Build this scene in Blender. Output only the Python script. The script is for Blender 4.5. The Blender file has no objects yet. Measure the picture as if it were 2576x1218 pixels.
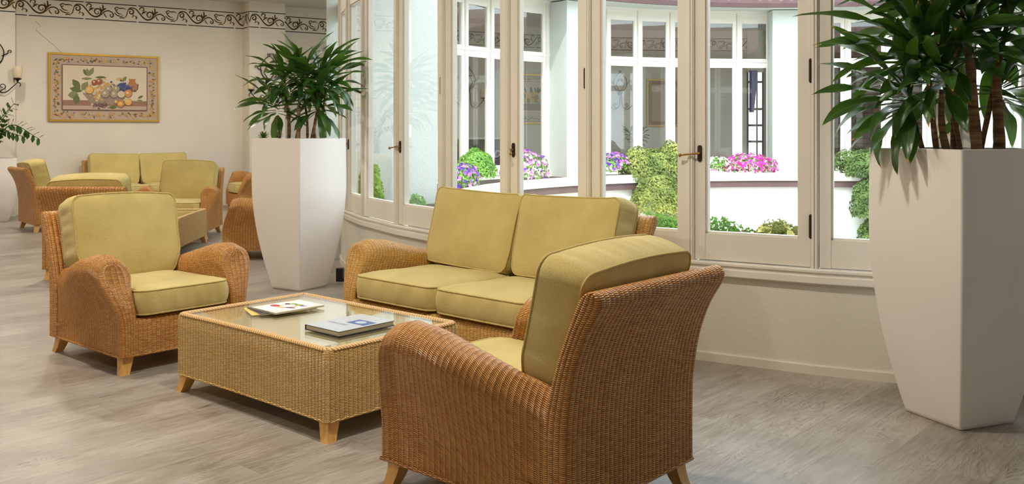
import bpy, math, random
import numpy as np
from mathutils import Vector, Matrix, Euler
from math import sin, cos, pi, radians, sqrt, atan2

S = bpy.context.scene
COL = S.collection
random.seed(7)
rng = np.random.default_rng(7)

# ------------------------------------------------------------------ camera
cd = bpy.data.cameras.new('camera'); cam = bpy.data.objects.new('camera', cd); COL.objects.link(cam)
cam.location = (0, 0, 1.3); cam.rotation_euler = (radians(90), 0, 0)
cd.sensor_fit = 'HORIZONTAL'; cd.sensor_width = 36.0; cd.lens = 36.0 * 2359 / 2576
cd.shift_y = -284 / 2576; cd.clip_start = 0.05; cd.clip_end = 300
S.camera = cam

# ------------------------------------------------------------------ world, sun, exposure
S.view_settings.view_transform = 'Standard'; S.view_settings.look = 'None'
S.view_settings.gamma = 1.0; S.view_settings.use_curve_mapping = False
S.view_settings.exposure = 0.70
S.cycles.use_denoising = True
S.cycles.max_bounces = 10; S.cycles.diffuse_bounces = 6; S.cycles.glossy_bounces = 5
S.cycles.transparent_max_bounces = 24; S.cycles.transmission_bounces = 6
S.cycles.sample_clamp_indirect = 6.0
S.cycles.caustics_reflective = False; S.cycles.caustics_refractive = False
W = bpy.data.worlds.new('world'); S.world = W; W.use_nodes = True
wn = W.node_tree; wn.nodes.clear()
wo = wn.nodes.new('ShaderNodeOutputWorld'); wb = wn.nodes.new('ShaderNodeBackground')
wb.inputs['Color'].default_value = (0.83, 0.92, 1.0, 1); wb.inputs['Strength'].default_value = 3.6
wn.links.new(wb.outputs[0], wo.inputs[0])
sl = bpy.data.lights.new('sun', 'SUN'); sl.energy = 2.2; sl.angle = radians(2.5); sl.color = (1.0, 0.97, 0.92)
so = bpy.data.objects.new('sun', sl); COL.objects.link(so)
so.rotation_euler = Vector((-0.10, 0.85, -1.0)).to_track_quat('-Z', 'Y').to_euler()

def area_lamp(loc, target, size, power, color):
    l = bpy.data.lights.new('fill_lamp', 'AREA'); l.shape = 'DISK'; l.size = size; l.energy = power; l.color = color
    o = bpy.data.objects.new('fill_lamp', l); COL.objects.link(o); o.location = loc
    o.rotation_euler = (Vector(target) - Vector(loc)).to_track_quat('-Z', 'Y').to_euler()
    return o
# unseen ceiling lamps added as warm fill (fixture rings are built further down)
FILL_LAMPS = [(-6.5, 12.0, 26), (-4.2, 8.8, 38), (-6.4, 6.6, 22), (-3.2, 5.2, 42), (-4.7, 12.9, 28), (-0.35, 3.45, 42), (-3.3, 2.2, 24), (-3.6, 14.2, 12)]
for (x, y, pw) in FILL_LAMPS:
    area_lamp((x, y, 3.455), (x, y, 0), 0.16, pw, (1.0, 0.90, 0.76))

# ------------------------------------------------------------------ materials
def srgb(r, g, b):
    f = lambda c: (c / 255 / 12.92) if c / 255 <= 0.04045 else ((c / 255 + 0.055) / 1.055) ** 2.4
    return (f(r), f(g), f(b), 1)

class NT:
    def __init__(s, name):
        s.m = bpy.data.materials.new(name); s.m.use_nodes = True; s.t = s.m.node_tree
        s.b = s.t.nodes['Principled BSDF']; s.out = s.t.nodes['Material Output']
    def n(s, typ, **kw):
        x = s.t.nodes.new(typ)
        for k, v in kw.items(): setattr(x, k, v)
        return x
    def l(s, a, b): s.t.links.new(a, b)
    def math(s, op, a, b=None, c=None):
        x = s.n('ShaderNodeMath', operation=op)
        for i, v in enumerate((a, b, c)):
            if v is None: continue
            if isinstance(v, (int, float)): x.inputs[i].default_value = v
            else: s.l(v, x.inputs[i])
        return x.outputs[0]
    def mix(s, f, a, b):
        x = s.n('ShaderNodeMix', data_type='RGBA')
        for i, v in ((0, f), (6, a), (7, b)):
            if isinstance(v, (int, float)): x.inputs[i].default_value = v
            elif isinstance(v, tuple): x.inputs[i].default_value = v
            else: s.l(v, x.inputs[i])
        return x.outputs[2]
    def noise(s, vec, scale, detail=3, rough=0.5, dist=0.0):
        x = s.n('ShaderNodeTexNoise'); x.inputs['Scale'].default_value = scale
        x.inputs['Detail'].default_value = detail; x.inputs['Roughness'].default_value = rough
        x.inputs['Distortion'].default_value = dist
        if vec is not None: s.l(vec, x.inputs['Vector'])
        return x.outputs['Fac']
    def ramp(s, f, stops):
        x = s.n('ShaderNodeValToRGB'); e = x.color_ramp.elements
        while len(e) < len(stops): e.new(0.5)
        for i, (p, c) in enumerate(stops): e[i].position = p; e[i].color = c
        s.l(f, x.inputs[0]); return x.outputs[0]
    def bump(s, h, strength, dist):
        x = s.n('ShaderNodeBump'); x.inputs['Strength'].default_value = strength; x.inputs['Distance'].default_value = dist
        s.l(h, x.inputs['Height']); s.l(x.outputs[0], s.b.inputs['Normal']); return x
    def coord(s, which='Object', scale=None, rot=None):
        x = s.n('ShaderNodeTexCoord').outputs[which]
        if scale or rot:
            m = s.n('ShaderNodeMapping')
            if scale: m.inputs['Scale'].default_value = scale
            if rot: m.inputs['Rotation'].default_value = rot
            s.l(x, m.inputs['Vector']); x = m.outputs[0]
        return x
    def set(s, color=None, rough=None, spec=None, metal=None, sheen=None):
        if color is not None:
            if isinstance(color, tuple): s.b.inputs['Base Color'].default_value = color
            else: s.l(color, s.b.inputs['Base Color'])
        if rough is not None:
            if isinstance(rough, (int, float)): s.b.inputs['Roughness'].default_value = rough
            else: s.l(rough, s.b.inputs['Roughness'])
        if spec is not None: s.b.inputs['Specular IOR Level'].default_value = spec
        if metal is not None: s.b.inputs['Metallic'].default_value = metal
        if sheen is not None: s.b.inputs['Sheen Weight'].default_value = sheen
        return s.m

def plain(name, col, rough=0.5, metal=0.0, var=0.0, nscale=8, spec=None):
    t = NT(name)
    if var:
        f = t.noise(t.coord('Object'), nscale, 4)
        lo = tuple(c * (1 - var) for c in col[:3]) + (1,); hi = tuple(min(1, c * (1 + var)) for c in col[:3]) + (1,)
        t.set(t.ramp(f, [(0.3, lo), (0.7, hi)]), rough, spec, metal)
    else: t.set(col, rough, spec, metal)
    return t.m

def wicker(name, strand, strand2, inner_shade, rib=0.025, row=0.0064, gloss=0.34):
    t = NT(name)
    uv = t.coord('UV'); sp = t.n('ShaderNodeSeparateXYZ'); t.l(uv, sp.inputs[0])
    u = t.math('DIVIDE', sp.outputs[0], rib)
    wob = t.noise(uv, 9, 2)
    v0 = t.math('DIVIDE', sp.outputs[1], row)
    v0 = t.math('ADD', v0, t.math('MULTIPLY', wob, 1.6))
    k = t.math('FLOOR', u); fu = t.math('SUBTRACT', u, k)
    par = t.math('MULTIPLY', t.math('MODULO', t.math('ABSOLUTE', k), 2.0), 0.5)
    cu = t.math('SUBTRACT', t.math('MULTIPLY', fu, 2.0), 1.0)
    cu2 = t.math('MULTIPLY', cu, cu)
    v = t.math('ADD', t.math('ADD', v0, par), t.math('MULTIPLY', cu2, -0.20))
    fv = t.math('FRACT', v)
    def strand_h(f):
        a = t.math('SUBTRACT', t.math('MULTIPLY', f, 2.0), 1.0)
        a = t.math('MINIMUM', t.math('MULTIPLY', t.math('ABSOLUTE', a), 1.18), 1.0)
        return t.math('POWER', t.math('SUBTRACT', 1.0, t.math('MULTIPLY', a, a)), 0.7)
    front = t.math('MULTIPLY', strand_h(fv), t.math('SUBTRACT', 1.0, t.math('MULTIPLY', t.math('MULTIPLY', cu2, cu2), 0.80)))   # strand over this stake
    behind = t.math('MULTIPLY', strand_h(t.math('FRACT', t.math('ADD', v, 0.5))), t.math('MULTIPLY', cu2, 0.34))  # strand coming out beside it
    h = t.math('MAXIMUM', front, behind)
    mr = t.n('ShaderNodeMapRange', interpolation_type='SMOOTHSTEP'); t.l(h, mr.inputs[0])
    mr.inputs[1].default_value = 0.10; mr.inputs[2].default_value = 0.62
    cell = t.n('ShaderNodeCombineXYZ'); t.l(t.math('MULTIPLY', k, 1.7), cell.inputs[0]); t.l(t.math('FLOOR', v), cell.inputs[1])
    wn_ = t.n('ShaderNodeTexWhiteNoise', noise_dimensions='2D'); t.l(cell.outputs[0], wn_.inputs['Vector'])
    big = t.noise(uv, 5, 4, 0.6)
    f = t.math('ADD', t.math('MULTIPLY', wn_.outputs[0], 0.45), t.math('MULTIPLY', big, 0.6))
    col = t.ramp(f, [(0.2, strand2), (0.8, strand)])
    col = t.mix(mr.outputs[0], inner_shade, col)  # shade in the gaps and rib valleys painted in as dark brown
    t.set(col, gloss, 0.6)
    t.bump(h, 0.9, 0.004)
    return t.m

M = {}
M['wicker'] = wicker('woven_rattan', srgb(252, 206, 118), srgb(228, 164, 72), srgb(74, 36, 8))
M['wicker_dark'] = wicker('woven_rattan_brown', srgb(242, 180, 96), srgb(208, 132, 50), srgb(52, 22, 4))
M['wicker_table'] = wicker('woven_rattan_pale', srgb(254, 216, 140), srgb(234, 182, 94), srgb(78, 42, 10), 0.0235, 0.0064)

def braid(name, c1, c2):
    t = NT(name); uv = t.coord('UV'); sp = t.n('ShaderNodeSeparateXYZ'); t.l(uv, sp.inputs[0])
    a = t.math('ADD', t.math('DIVIDE', sp.outputs[0], 0.016), t.math('DIVIDE', sp.outputs[1], 0.03))
    fr = t.math('FRACT', a); w = t.math('SUBTRACT', t.math('MULTIPLY', fr, 2), 1)
    h = t.math('SUBTRACT', 1, t.math('MULTIPLY', w, w))
    fine = t.math('FRACT', t.math('MULTIPLY', a, 4.0))
    h2 = t.math('ADD', t.math('MULTIPLY', h, 0.8), t.math('MULTIPLY', fine, 0.2))
    t.set(t.ramp(h2, [(0.12, c1), (0.5, c2)]), 0.45)
    t.bump(h2, 1.0, 0.004); return t.m
M['braid'] = braid('rattan_braid', srgb(120, 72, 30), srgb(232, 190, 128))

def fabric(name, c1, c2):
    t = NT(name); uv = t.coord('UV')
    sp = t.n('ShaderNodeSeparateXYZ'); t.l(uv, sp.inputs[0])
    wu = t.math('SINE', t.math('MULTIPLY', sp.outputs[0], 2 * pi / 0.0042))
    wv = t.math('SINE', t.math('MULTIPLY', sp.outputs[1], 2 * pi / 0.0042))
    weave = t.math('MULTIPLY', wu, wv)
    ms = t.n('ShaderNodeMapping'); ms.inputs['Scale'].default_value = (520, 150, 1); t.l(uv, ms.inputs['Vector'])
    nz = t.noise(ms.outputs[0], 1.0, 2, 0.6)
    big = t.noise(t.coord('Object'), 5, 3)
    f = t.math('ADD', t.math('ADD', t.math('MULTIPLY', nz, 0.7), t.math('MULTIPLY', big, 0.3)), t.math('MULTIPLY', wu, 0.05))
    t.set(t.ramp(f, [(0.35, c2), (0.65, c1)]), 0.9, 0.25, sheen=0.25)
    hh = t.math('ADD', t.math('MULTIPLY', weave, 0.3), nz)
    wr = t.noise(t.coord('Object', scale=(11, 3, 5)), 1.0, 3, 0.5)
    hh = t.math('ADD', t.math('MULTIPLY', hh, 0.10), wr)
    t.bump(hh, 0.55, 0.014); return t.m
M['fabric'] = fabric('olive_fabric', srgb(217, 198, 130), srgb(176, 157, 92))
M['piping'] = plain('olive_piping', srgb(190, 170, 104), 0.85, var=0.15, nscale=90)
M['wood'] = None
def wood(name, a, b, sc=(3, 3, 22)):
    t = NT(name); f = t.noise(t.coord('Object', scale=sc), 2.2, 5, 0.6, 1.2)
    t.set(t.ramp(f, [(0.3, a), (0.7, b)]), 0.38); return t.m
M['wood'] = wood('honey_beech', srgb(206, 148, 74), srgb(232, 184, 112), (22, 22, 3))

def floor_mat():
    t = NT('grey_oak_planks')
    rot = -radians(48.8)
    co = t.coord('Object', rot=(0, 0, -radians(90) + radians(41.2)))
    br = t.n('ShaderNodeTexBrick'); t.l(co, br.inputs['Vector'])
    br.offset = 0.37; br.inputs['Scale'].default_value = 1.0
    br.inputs['Brick Width'].default_value = 1.25; br.inputs['Row Height'].default_value = 0.19
    br.inputs['Mortar Size'].default_value = 0.0008; br.inputs['Mortar Smooth'].default_value = 0.3
    br.inputs['Color1'].default_value = (0, 0, 0, 1); br.inputs['Color2'].default_value = (1, 1, 1, 1)
    br.inputs['Mortar'].default_value = (0.5, 0.5, 0.5, 1)
    # offset the grain of each plank by its own tone
    vm = t.n('ShaderNodeVectorMath', operation='MULTIPLY_ADD'); t.l(br.outputs['Color'], vm.inputs[0])
    vm.inputs[1].default_value = (7.3, 3.1, 0); t.l(co, vm.inputs[2])
    mp = t.n('ShaderNodeMapping'); mp.inputs['Scale'].default_value = (1.3, 11, 1); t.l(vm.outputs[0], mp.inputs['Vector'])
    g1 = t.noise(mp.outputs[0], 2.0, 7, 0.62, 1.6)
    mp2 = t.n('ShaderNodeMapping'); mp2.inputs['Scale'].default_value = (3, 60, 1); t.l(vm.outputs[0], mp2.inputs['Vector'])
    g2 = t.noise(mp2.outputs[0], 1.6, 4, 0.6, 0.3)
    g3 = t.noise(vm.outputs[0], 1.3, 3, 0.5)
    mp3 = t.n('ShaderNodeMapping'); mp3.inputs['Scale'].default_value = (1.1, 5.5, 1); t.l(vm.outputs[0], mp3.inputs['Vector'])
    gc = t.noise(mp3.outputs[0], 1.1, 3, 0.45, 0.6)
    line = t.math('POWER', t.math('ABSOLUTE', t.math('SINE', t.math('MULTIPLY', gc, 95.0))), 0.45)    # growth rings as thin dark lines
    lm = t.n('ShaderNodeMapRange'); t.l(t.noise(vm.outputs[0], 2.6, 2, 0.5), lm.inputs[0]); lm.inputs[1].default_value = .42; lm.inputs[2].default_value = .62
    line = t.math('SUBTRACT', 1.0, t.math('MULTIPLY', t.math('SUBTRACT', 1.0, line), lm.outputs[0]))
    big = t.noise(co, 1.7, 3, 0.55)
    f = t.math('ADD', t.math('MULTIPLY', g1, 0.26), t.math('MULTIPLY', g2, 0.16))
    f = t.math('ADD', f, t.math('MULTIPLY', line, 0.10))
    f = t.math('ADD', f, t.math('ADD', t.math('MULTIPLY', g3, 0.22), t.math('MULTIPLY', big, 0.26)))
    col = t.ramp(f, [(0.39, srgb(90, 79, 68)), (0.50, srgb(140, 131, 120)), (0.63, srgb(174, 168, 158))])
    sepc = t.n('ShaderNodeSeparateColor'); t.l(br.outputs['Color'], sepc.inputs[0])
    tone = t.math('ADD', t.math('MULTIPLY', sepc.outputs[0], 0.12), 0.94)
    vm2 = t.n('ShaderNodeVectorMath', operation='SCALE'); t.l(col, vm2.inputs[0]); t.l(tone, vm2.inputs['Scale'])
    seam = t.mix(t.math('MULTIPLY', br.outputs['Fac'], 0.6), vm2.outputs[0], srgb(78, 70, 62))
    rg = t.math('ADD', t.math('MULTIPLY', g1, 0.22), 0.28)
    t.set(seam, rg, 0.5)
    hh = t.math('SUBTRACT', t.math('MULTIPLY', g2, 0.5), br.outputs['Fac'])
    t.bump(hh, 0.35, 0.0012); return t.m
M['floor'] = floor_mat()

def plaster(name, col, scale=90, strength=0.35, dist=0.003, var=0.04, stain=0.0):
    t = NT(name); co = t.coord('Object'); n1 = t.noise(co, scale, 4, 0.6); n2 = t.noise(co, 1.3, 4)
    lo = tuple(c * (1 - var) for c in col[:3]) + (1,); hi = tuple(min(1, c * (1 + var)) for c in col[:3]) + (1,)
    t.set(t.ramp(n2, [(0.3, lo), (0.7, hi)]), 0.85, 0.25)
    t.bump(n1, strength, dist); return t.m
M['wall'] = plaster('cream_wallpaper', srgb(224, 217, 204), 150, 0.25, 0.002)
M['wall_low'] = plaster('cream_plaster', srgb(218, 213, 200), 60, 0.4, 0.005)
M['ceiling'] = plaster('stippled_ceiling', srgb(222, 218, 210), 26, 1.0, 0.03)
M['stucco'] = plaster('white_stucco', srgb(204, 210, 204), 60, 0.6, 0.008)
M['board'] = plaster('white_boards', srgb(240, 240, 236), 10, 0.1, 0.002)
M['frame'] = plain('cream_lacquer', srgb(228, 223, 212), 0.35, var=0.03, nscale=3)
M['baseboard'] = plain('cream_baseboard', srgb(218, 212, 196), 0.4)
M['bronze'] = plain('dark_bronze', srgb(72, 58, 44), 0.45, 0.8)
M['brass'] = plain('worn_brass', srgb(170, 128, 72), 0.32, 0.9, var=0.2, nscale=60)
M['iron'] = plain('black_iron', srgb(38, 30, 26), 0.5, 0.5)
M['stencil'] = plain('stencil_black', srgb(42, 38, 28), 0.8)
M['stencil_gold'] = plain('stencil_ochre', srgb(168, 132, 60), 0.8)
M['pot'] = plain('matt_white_pot', srgb(232, 226, 220), 0.42, var=0.02, nscale=2)
M['soil'] = plain('soil', srgb(52, 38, 28), 0.95, var=0.4, nscale=50)
M['gold'] = plain('gold_frame', srgb(206, 160, 66), 0.3, 0.75)
M['shade'] = plain('cream_shade', srgb(226, 208, 180), 0.7)
M['black'] = plain('black_plastic', srgb(22, 22, 24), 0.4)
M['brown'] = plain('plum_brown_band', srgb(88, 64, 66), 0.6, var=0.15, nscale=6)
M['roof'] = plain('clay_tile', srgb(132, 100, 92), 0.8, var=0.25, nscale=7)
M['grass'] = plain('courtyard_ground', srgb(190, 188, 180), 0.9, var=0.1)
M['curtain'] = plain('blue_curtain', srgb(70, 100, 190), 0.8, var=0.1)
M['netting'] = plain('white_curtain', srgb(220, 224, 228), 0.9)
M['brick'] = None
def brickm():
    t = NT('brown_brick'); br = t.n('ShaderNodeTexBrick'); t.l(t.coord('UV'), br.inputs['Vector'])
    br.inputs['Scale'].default_value = 1; br.inputs['Brick Width'].default_value = 0.34; br.inputs['Row Height'].default_value = 0.11
    br.inputs['Mortar Size'].default_value = 0.012
    br.inputs['Color1'].default_value = srgb(120, 96, 80); br.inputs['Color2'].default_value = srgb(92, 74, 64); br.inputs['Mortar'].default_value = srgb(60, 52, 48)
    t.set(br.outputs['Color'], 0.9); return t.m
M['brick'] = brickm()

def glass(name, tint, ior=1.5, rough=0.0, boost=1.0):
    t = NT(name); t.t.nodes.remove(t.b)
    tr = t.n('ShaderNodeBsdfTransparent'); tr.inputs[0].default_value = tint
    gl = t.n('ShaderNodeBsdfGlossy'); gl.inputs['Roughness'].default_value = rough; gl.inputs['Color'].default_value = (1, 1, 1, 1)
    fr = t.n('ShaderNodeFresnel'); bf = t.n('ShaderNodeNewGeometry').outputs['Backfacing']
    t.l(t.math('ADD', t.math('MULTIPLY', bf, 1.0 / ior - ior), ior), fr.inputs[0])   # same reflectance on the way out of the pane
    mx = t.n('ShaderNodeMixShader'); f = fr.outputs[0]
    if boost != 1.0: f = t.math('MINIMUM', t.math('MULTIPLY', f, boost), 1.0)
    t.l(f, mx.inputs[0]); t.l(tr.outputs[0], mx.inputs[1]); t.l(gl.outputs[0], mx.inputs[2])
    t.l(mx.outputs[0], t.out.inputs[0]); return t.m
M['glass'] = glass('window_glass', (0.97, 0.985, 0.98, 1))
M['table_glass'] = glass('table_glass', (0.97, 0.985, 0.96, 1), boost=1.3)

def leafmat(name, c1, c2, tip=None, rough=0.28):
    t = NT(name); uv = t.coord('UV'); sp = t.n('ShaderNodeSeparateXYZ'); t.l(uv, sp.inputs[0])
    n = t.noise(t.coord('Object'), 6, 2)
    col = t.ramp(n, [(0.35, c1), (0.65, c2)])
    mid = t.math('LESS_THAN', t.math('ABSOLUTE', t.math('SUBTRACT', sp.outputs[0], 0.5)), 0.05)
    col = t.mix(t.math('MULTIPLY', mid, 0.35), col, srgb(96, 130, 60))
    if tip:
        tf = t.n('ShaderNodeMapRange'); tf.inputs[1].default_value = 0.95; tf.inputs[2].default_value = 0.985
        t.l(t.math('ADD', sp.outputs[1], t.math('MULTIPLY', t.math('SUBTRACT', n, 0.5), 0.12)), tf.inputs[0])
        col = t.mix(tf.outputs[0], col, tip)
    t.set(col, rough, 0.6)
    t.b.inputs['Subsurface Weight'].default_value = 0.0
    rid = t.math('SINE', t.math('MULTIPLY', sp.outputs[0], 70))
    t.bump(rid, 0.15, 0.002)
    # thin leaves let some light through
    tl = t.n('ShaderNodeBsdfTranslucent'); tl.inputs[0].default_value = srgb(120, 170, 50)
    mx = t.n('ShaderNodeMixShader'); mx.inputs[0].default_value = 0.16
    t.l(t.b.outputs[0], mx.inputs[1]); t.l(tl.outputs[0], mx.inputs[2]); t.l(mx.outputs[0], t.out.inputs[0])
    return t.m
M['leaf'] = leafmat('dracaena_leaf', srgb(28, 58, 26), srgb(62, 102, 38))
M['leaf_tip'] = leafmat('dracaena_leaf_brown_tip', srgb(24, 50, 24), srgb(54, 90, 36), srgb(196, 140, 70))
M['zz'] = leafmat('zz_leaf', srgb(26, 54, 22), srgb(50, 88, 34))
M['bark'] = None
def bark():
    t = NT('ringed_bark'); co = t.coord('Object', scale=(1, 1, 9)); f = t.noise(co, 6, 4, 0.6)
    t.set(t.ramp(f, [(0.35, srgb(96, 70, 48)), (0.65, srgb(172, 136, 100))]), 0.85); t.bump(f, 0.8, 0.01); return t.m
M['bark'] = bark()
def soft(name, c1, c2, trans=0.3):
    t = NT(name); n = t.noise(t.coord('Object'), 3.5, 3); t.set(t.ramp(n, [(0.35, c1), (0.65, c2)]), 0.6, 0.3)
    tl = t.n('ShaderNodeBsdfTranslucent'); tl.inputs[0].default_value = c2
    mx = t.n('ShaderNodeMixShader'); mx.inputs[0].default_value = trans
    t.l(t.b.outputs[0], mx.inputs[1]); t.l(tl.outputs[0], mx.inputs[2]); t.l(mx.outputs[0], t.out.inputs[0]); return t.m
M['ivy'] = soft('ivy_leaf', srgb(92, 116, 52), srgb(164, 172, 92))
M['herb'] = soft('herb_leaf', srgb(84, 140, 50), srgb(140, 190, 84))
M['darkherb'] = soft('dark_ivy_leaf', srgb(60, 92, 44), srgb(120, 146, 78))
for nm, c in dict(purple=(150, 90, 210), violet=(90, 50, 180), pink=(236, 150, 216), magenta=(240, 60, 180), white=(250, 240, 250), yellow=(240, 236, 150), rose=(214, 60, 130), navy=(60, 40, 160), red=(220, 60, 50)).items():
    M['petal_' + nm] = soft('petal_' + nm, srgb(*c), srgb(*c), 0.25)

# ------------------------------------------------------------------ mesh collecting
class MB:
    def __init__(s): s.v = []; s.f = []; s.uv = []; s.mi = []; s.n = 0; s.mats = []
    def slot(s, m):
        if m not in s.mats: s.mats.append(m)
        return s.mats.index(m)
    def add(s, verts, faces, uvs=None, mat=None):
        verts = np.asarray(verts, float).reshape(-1, 3); k = s.slot(mat) if mat else 0
        s.v.append(verts)
        if uvs is None: uvs = np.stack([verts[:, 0] + verts[:, 1], verts[:, 2]], 1)
        uvs = np.asarray(uvs, float)
        for f in faces:
            s.f.append([i + s.n for i in f]); s.uv.extend(uvs[i] for i in f); s.mi.append(k)
        s.n += len(verts)
    def box(s, a, b, mat=None, rot=None, cen=None):
        x0, y0, z0 = a; x1, y1, z1 = b
        vs = np.array([(x0, y0, z0), (x1, y0, z0), (x1, y1, z0), (x0, y1, z0), (x0, y0, z1), (x1, y0, z1), (x1, y1, z1), (x0, y1, z1)], float)
        if rot is not None: vs = (vs - cen) @ np.array(rot.to_3x3()).T + cen
        s.add(vs, [(0, 3, 2, 1), (4, 5, 6, 7), (0, 1, 5, 4), (1, 2, 6, 5), (2, 3, 7, 6), (3, 0, 4, 7)], None, mat)
    def grid(s, P, UV, mat=None, flip=False, wrap=False):
        nu, nv = P.shape[:2]; fs = []
        for i in range(nu - 1 + (1 if wrap else 0)):
            i2 = (i + 1) % nu
            for j in range(nv - 1):
                q = (i * nv + j, i2 * nv + j, i2 * nv + j + 1, i * nv + j + 1)
                fs.append(q[::-1] if flip else q)
        s.add(P.reshape(-1, 3), fs, UV.reshape(-1, 2), mat)
    def tube(s, pts, r, seg=8, mat=None, closed=False, uvl=1.0, cap=True):
        pts = np.asarray(pts, float); n = len(pts); rr = np.full(n, r) if np.isscalar(r) else np.asarray(r)
        if closed: d = np.roll(pts, -1, 0) - np.roll(pts, 1, 0)
        else: d = np.gradient(pts, axis=0)
        d /= np.linalg.norm(d, axis=1)[:, None] + 1e-12
        ref = np.array([0, 0, 1.0]) if abs(d[0][2]) < 0.9 else np.array([1.0, 0, 0])
        u = np.cross(d[0], ref); u /= np.linalg.norm(u); P = np.zeros((n, seg + 1, 3)); UV = np.zeros((n, seg + 1, 2))
        L = np.concatenate([[0], np.cumsum(np.linalg.norm(np.diff(pts, axis=0), axis=1))])
        for i in range(n):
            u = u - d[i] * (u @ d[i]); u /= np.linalg.norm(u) + 1e-12; w = np.cross(d[i], u)
            for j in range(seg + 1):
                a = 2 * pi * j / seg
                P[i, j] = pts[i] + rr[i] * (cos(a) * u + sin(a) * w); UV[i, j] = (L[i], 2 * pi * rr[i] * j / seg)
        s.grid(P, UV, mat, wrap=closed)
        if cap and not closed:
            for i, fl in ((0, True), (n - 1, False)):
                f = list(range(seg)); s.add(P[i, :seg], [f if fl else f[::-1]], None, mat)
    def lathe(s, prof, seg=24, mat=None, cen=(0, 0, 0)):
        P = np.zeros((seg + 1, len(prof), 3)); UV = np.zeros((seg + 1, len(prof), 2))
        for i in range(seg + 1):
            a = 2 * pi * i / seg
            for j, (r, z) in enumerate(prof): P[i, j] = (cen[0] + r * cos(a), cen[1] + r * sin(a), cen[2] + z); UV[i, j] = (a * r, z)
        s.grid(P, UV, mat)
    def make(s, name, mat=None, parent=None, smooth=False, kind=None, label=None, cat=None, group=None, matrix=None):
        me = bpy.data.meshes.new(name)
        V = np.concatenate(s.v) if s.v else np.zeros((0, 3))
        me.from_pydata(V.tolist(), [], s.f)
        uvl = me.uv_layers.new(name='UVMap'); uvl.data.foreach_set('uv', np.asarray(s.uv, float).ravel())
        if s.mats:
            for m in s.mats: me.materials.append(M[m])
            me.polygons.foreach_set('material_index', s.mi)
        elif mat: me.materials.append(M[mat])
        if smooth is True: me.polygons.foreach_set('use_smooth', [True] * len(me.polygons))
        elif smooth:
            me.polygons.foreach_set('use_smooth', [True] * len(me.polygons)); me.set_sharp_from_angle(angle=radians(smooth))
        me.update()
        o = bpy.data.objects.new(name, me); COL.objects.link(o)
        if parent is not None: o.parent = parent
        if matrix is not None: o.matrix_world = matrix
        tag(o, label, cat, group, kind); return o

def tag(o, label=None, cat=None, group=None, kind=None):
    if label: o['label'] = label
    if cat: o['category'] = cat
    if group: o['group'] = group
    if kind: o['kind'] = kind
    return o
def empty(name, loc=(0, 0, 0), rz=0.0, label=None, cat=None, group=None, kind=None):
    o = bpy.data.objects.new(name, None); COL.objects.link(o); o.empty_display_size = 0.1
    o.location = loc; o.rotation_euler = (0, 0, rz); return tag(o, label, cat, group, kind)
def copy_tree(o, parent=None):
    c = o.copy(); COL.objects.link(c)
    if parent is not None: c.parent = parent
    for ch in list(o.children): copy_tree(ch, c)
    return c
def place_copy(src, loc, rz, label, group=None):
    c = copy_tree(src); c.location = loc; c.rotation_euler = (0, 0, rz); c['label'] = label
    if group: c['group'] = group
    return c

def sstep(a, b, x):
    t = np.clip((x - a) / (b - a), 0, 1); return t * t * (3 - 2 * t)
def catmull(pts, n):
    pts = np.asarray(pts, float); P = np.vstack([2 * pts[0] - pts[1], pts, 2 * pts[-1] - pts[-2]]); out = []
    m = len(pts) - 1
    for s_ in np.linspace(0, m - 1e-9, n * 8):
        i = int(s_); t = s_ - i; a, b, c, d = P[i], P[i + 1], P[i + 2], P[i + 3]
        out.append(0.5 * ((2 * b) + (c - a) * t + (2 * a - 5 * b + 4 * c - d) * t * t + (3 * b - a - 3 * c + d) * t ** 3))
    out = np.array(out); L = np.concatenate([[0], np.cumsum(np.linalg.norm(np.diff(out, axis=0), axis=1))])
    q = np.linspace(0, L[-1], n)
    return np.stack([np.interp(q, L, out[:, k]) for k in range(out.shape[1])], 1), q

# ------------------------------------------------------------------ seating
ZB = 0.095
RIB = 0.025
def ridge(P, U, amp=0.0032, flip=False):
    """push a grid along its normals so that the woven ribs stand proud"""
    du = np.gradient(P, axis=0); dv = np.gradient(P, axis=1); n = np.cross(du, dv)
    n /= np.linalg.norm(n, axis=2)[:, :, None] + 1e-9
    if flip: n = -n
    fu = (U / RIB) % 1.0
    return P + n * (amp * (np.sin(pi * fu) ** 0.8))[:, :, None]

def arm_section(t, D):
    zc = np.interp(t, [0, .12, .3, .42, .62, .82, 1.0], [.605, .625, .612, .592, .555, .515, .49])
    b = 0.09 * (1 - sstep(.40, 1.0, t)); w = 0.09
    pts = [(-w, ZB), (-w, .25), (-w, zc - .17), (-w - .012 * (b / .09), zc - .095), (-w + .010, zc - .035), (-w * .5 + b * .45, zc),
           (b - .018, zc - .028), (b + .002, zc - .085), (b * .76, zc - .155), (b * .32, zc - .245), (b * .06, zc - .33), (0, ZB + .09), (0, ZB)]
    return catmull(pts, 64)

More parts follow.
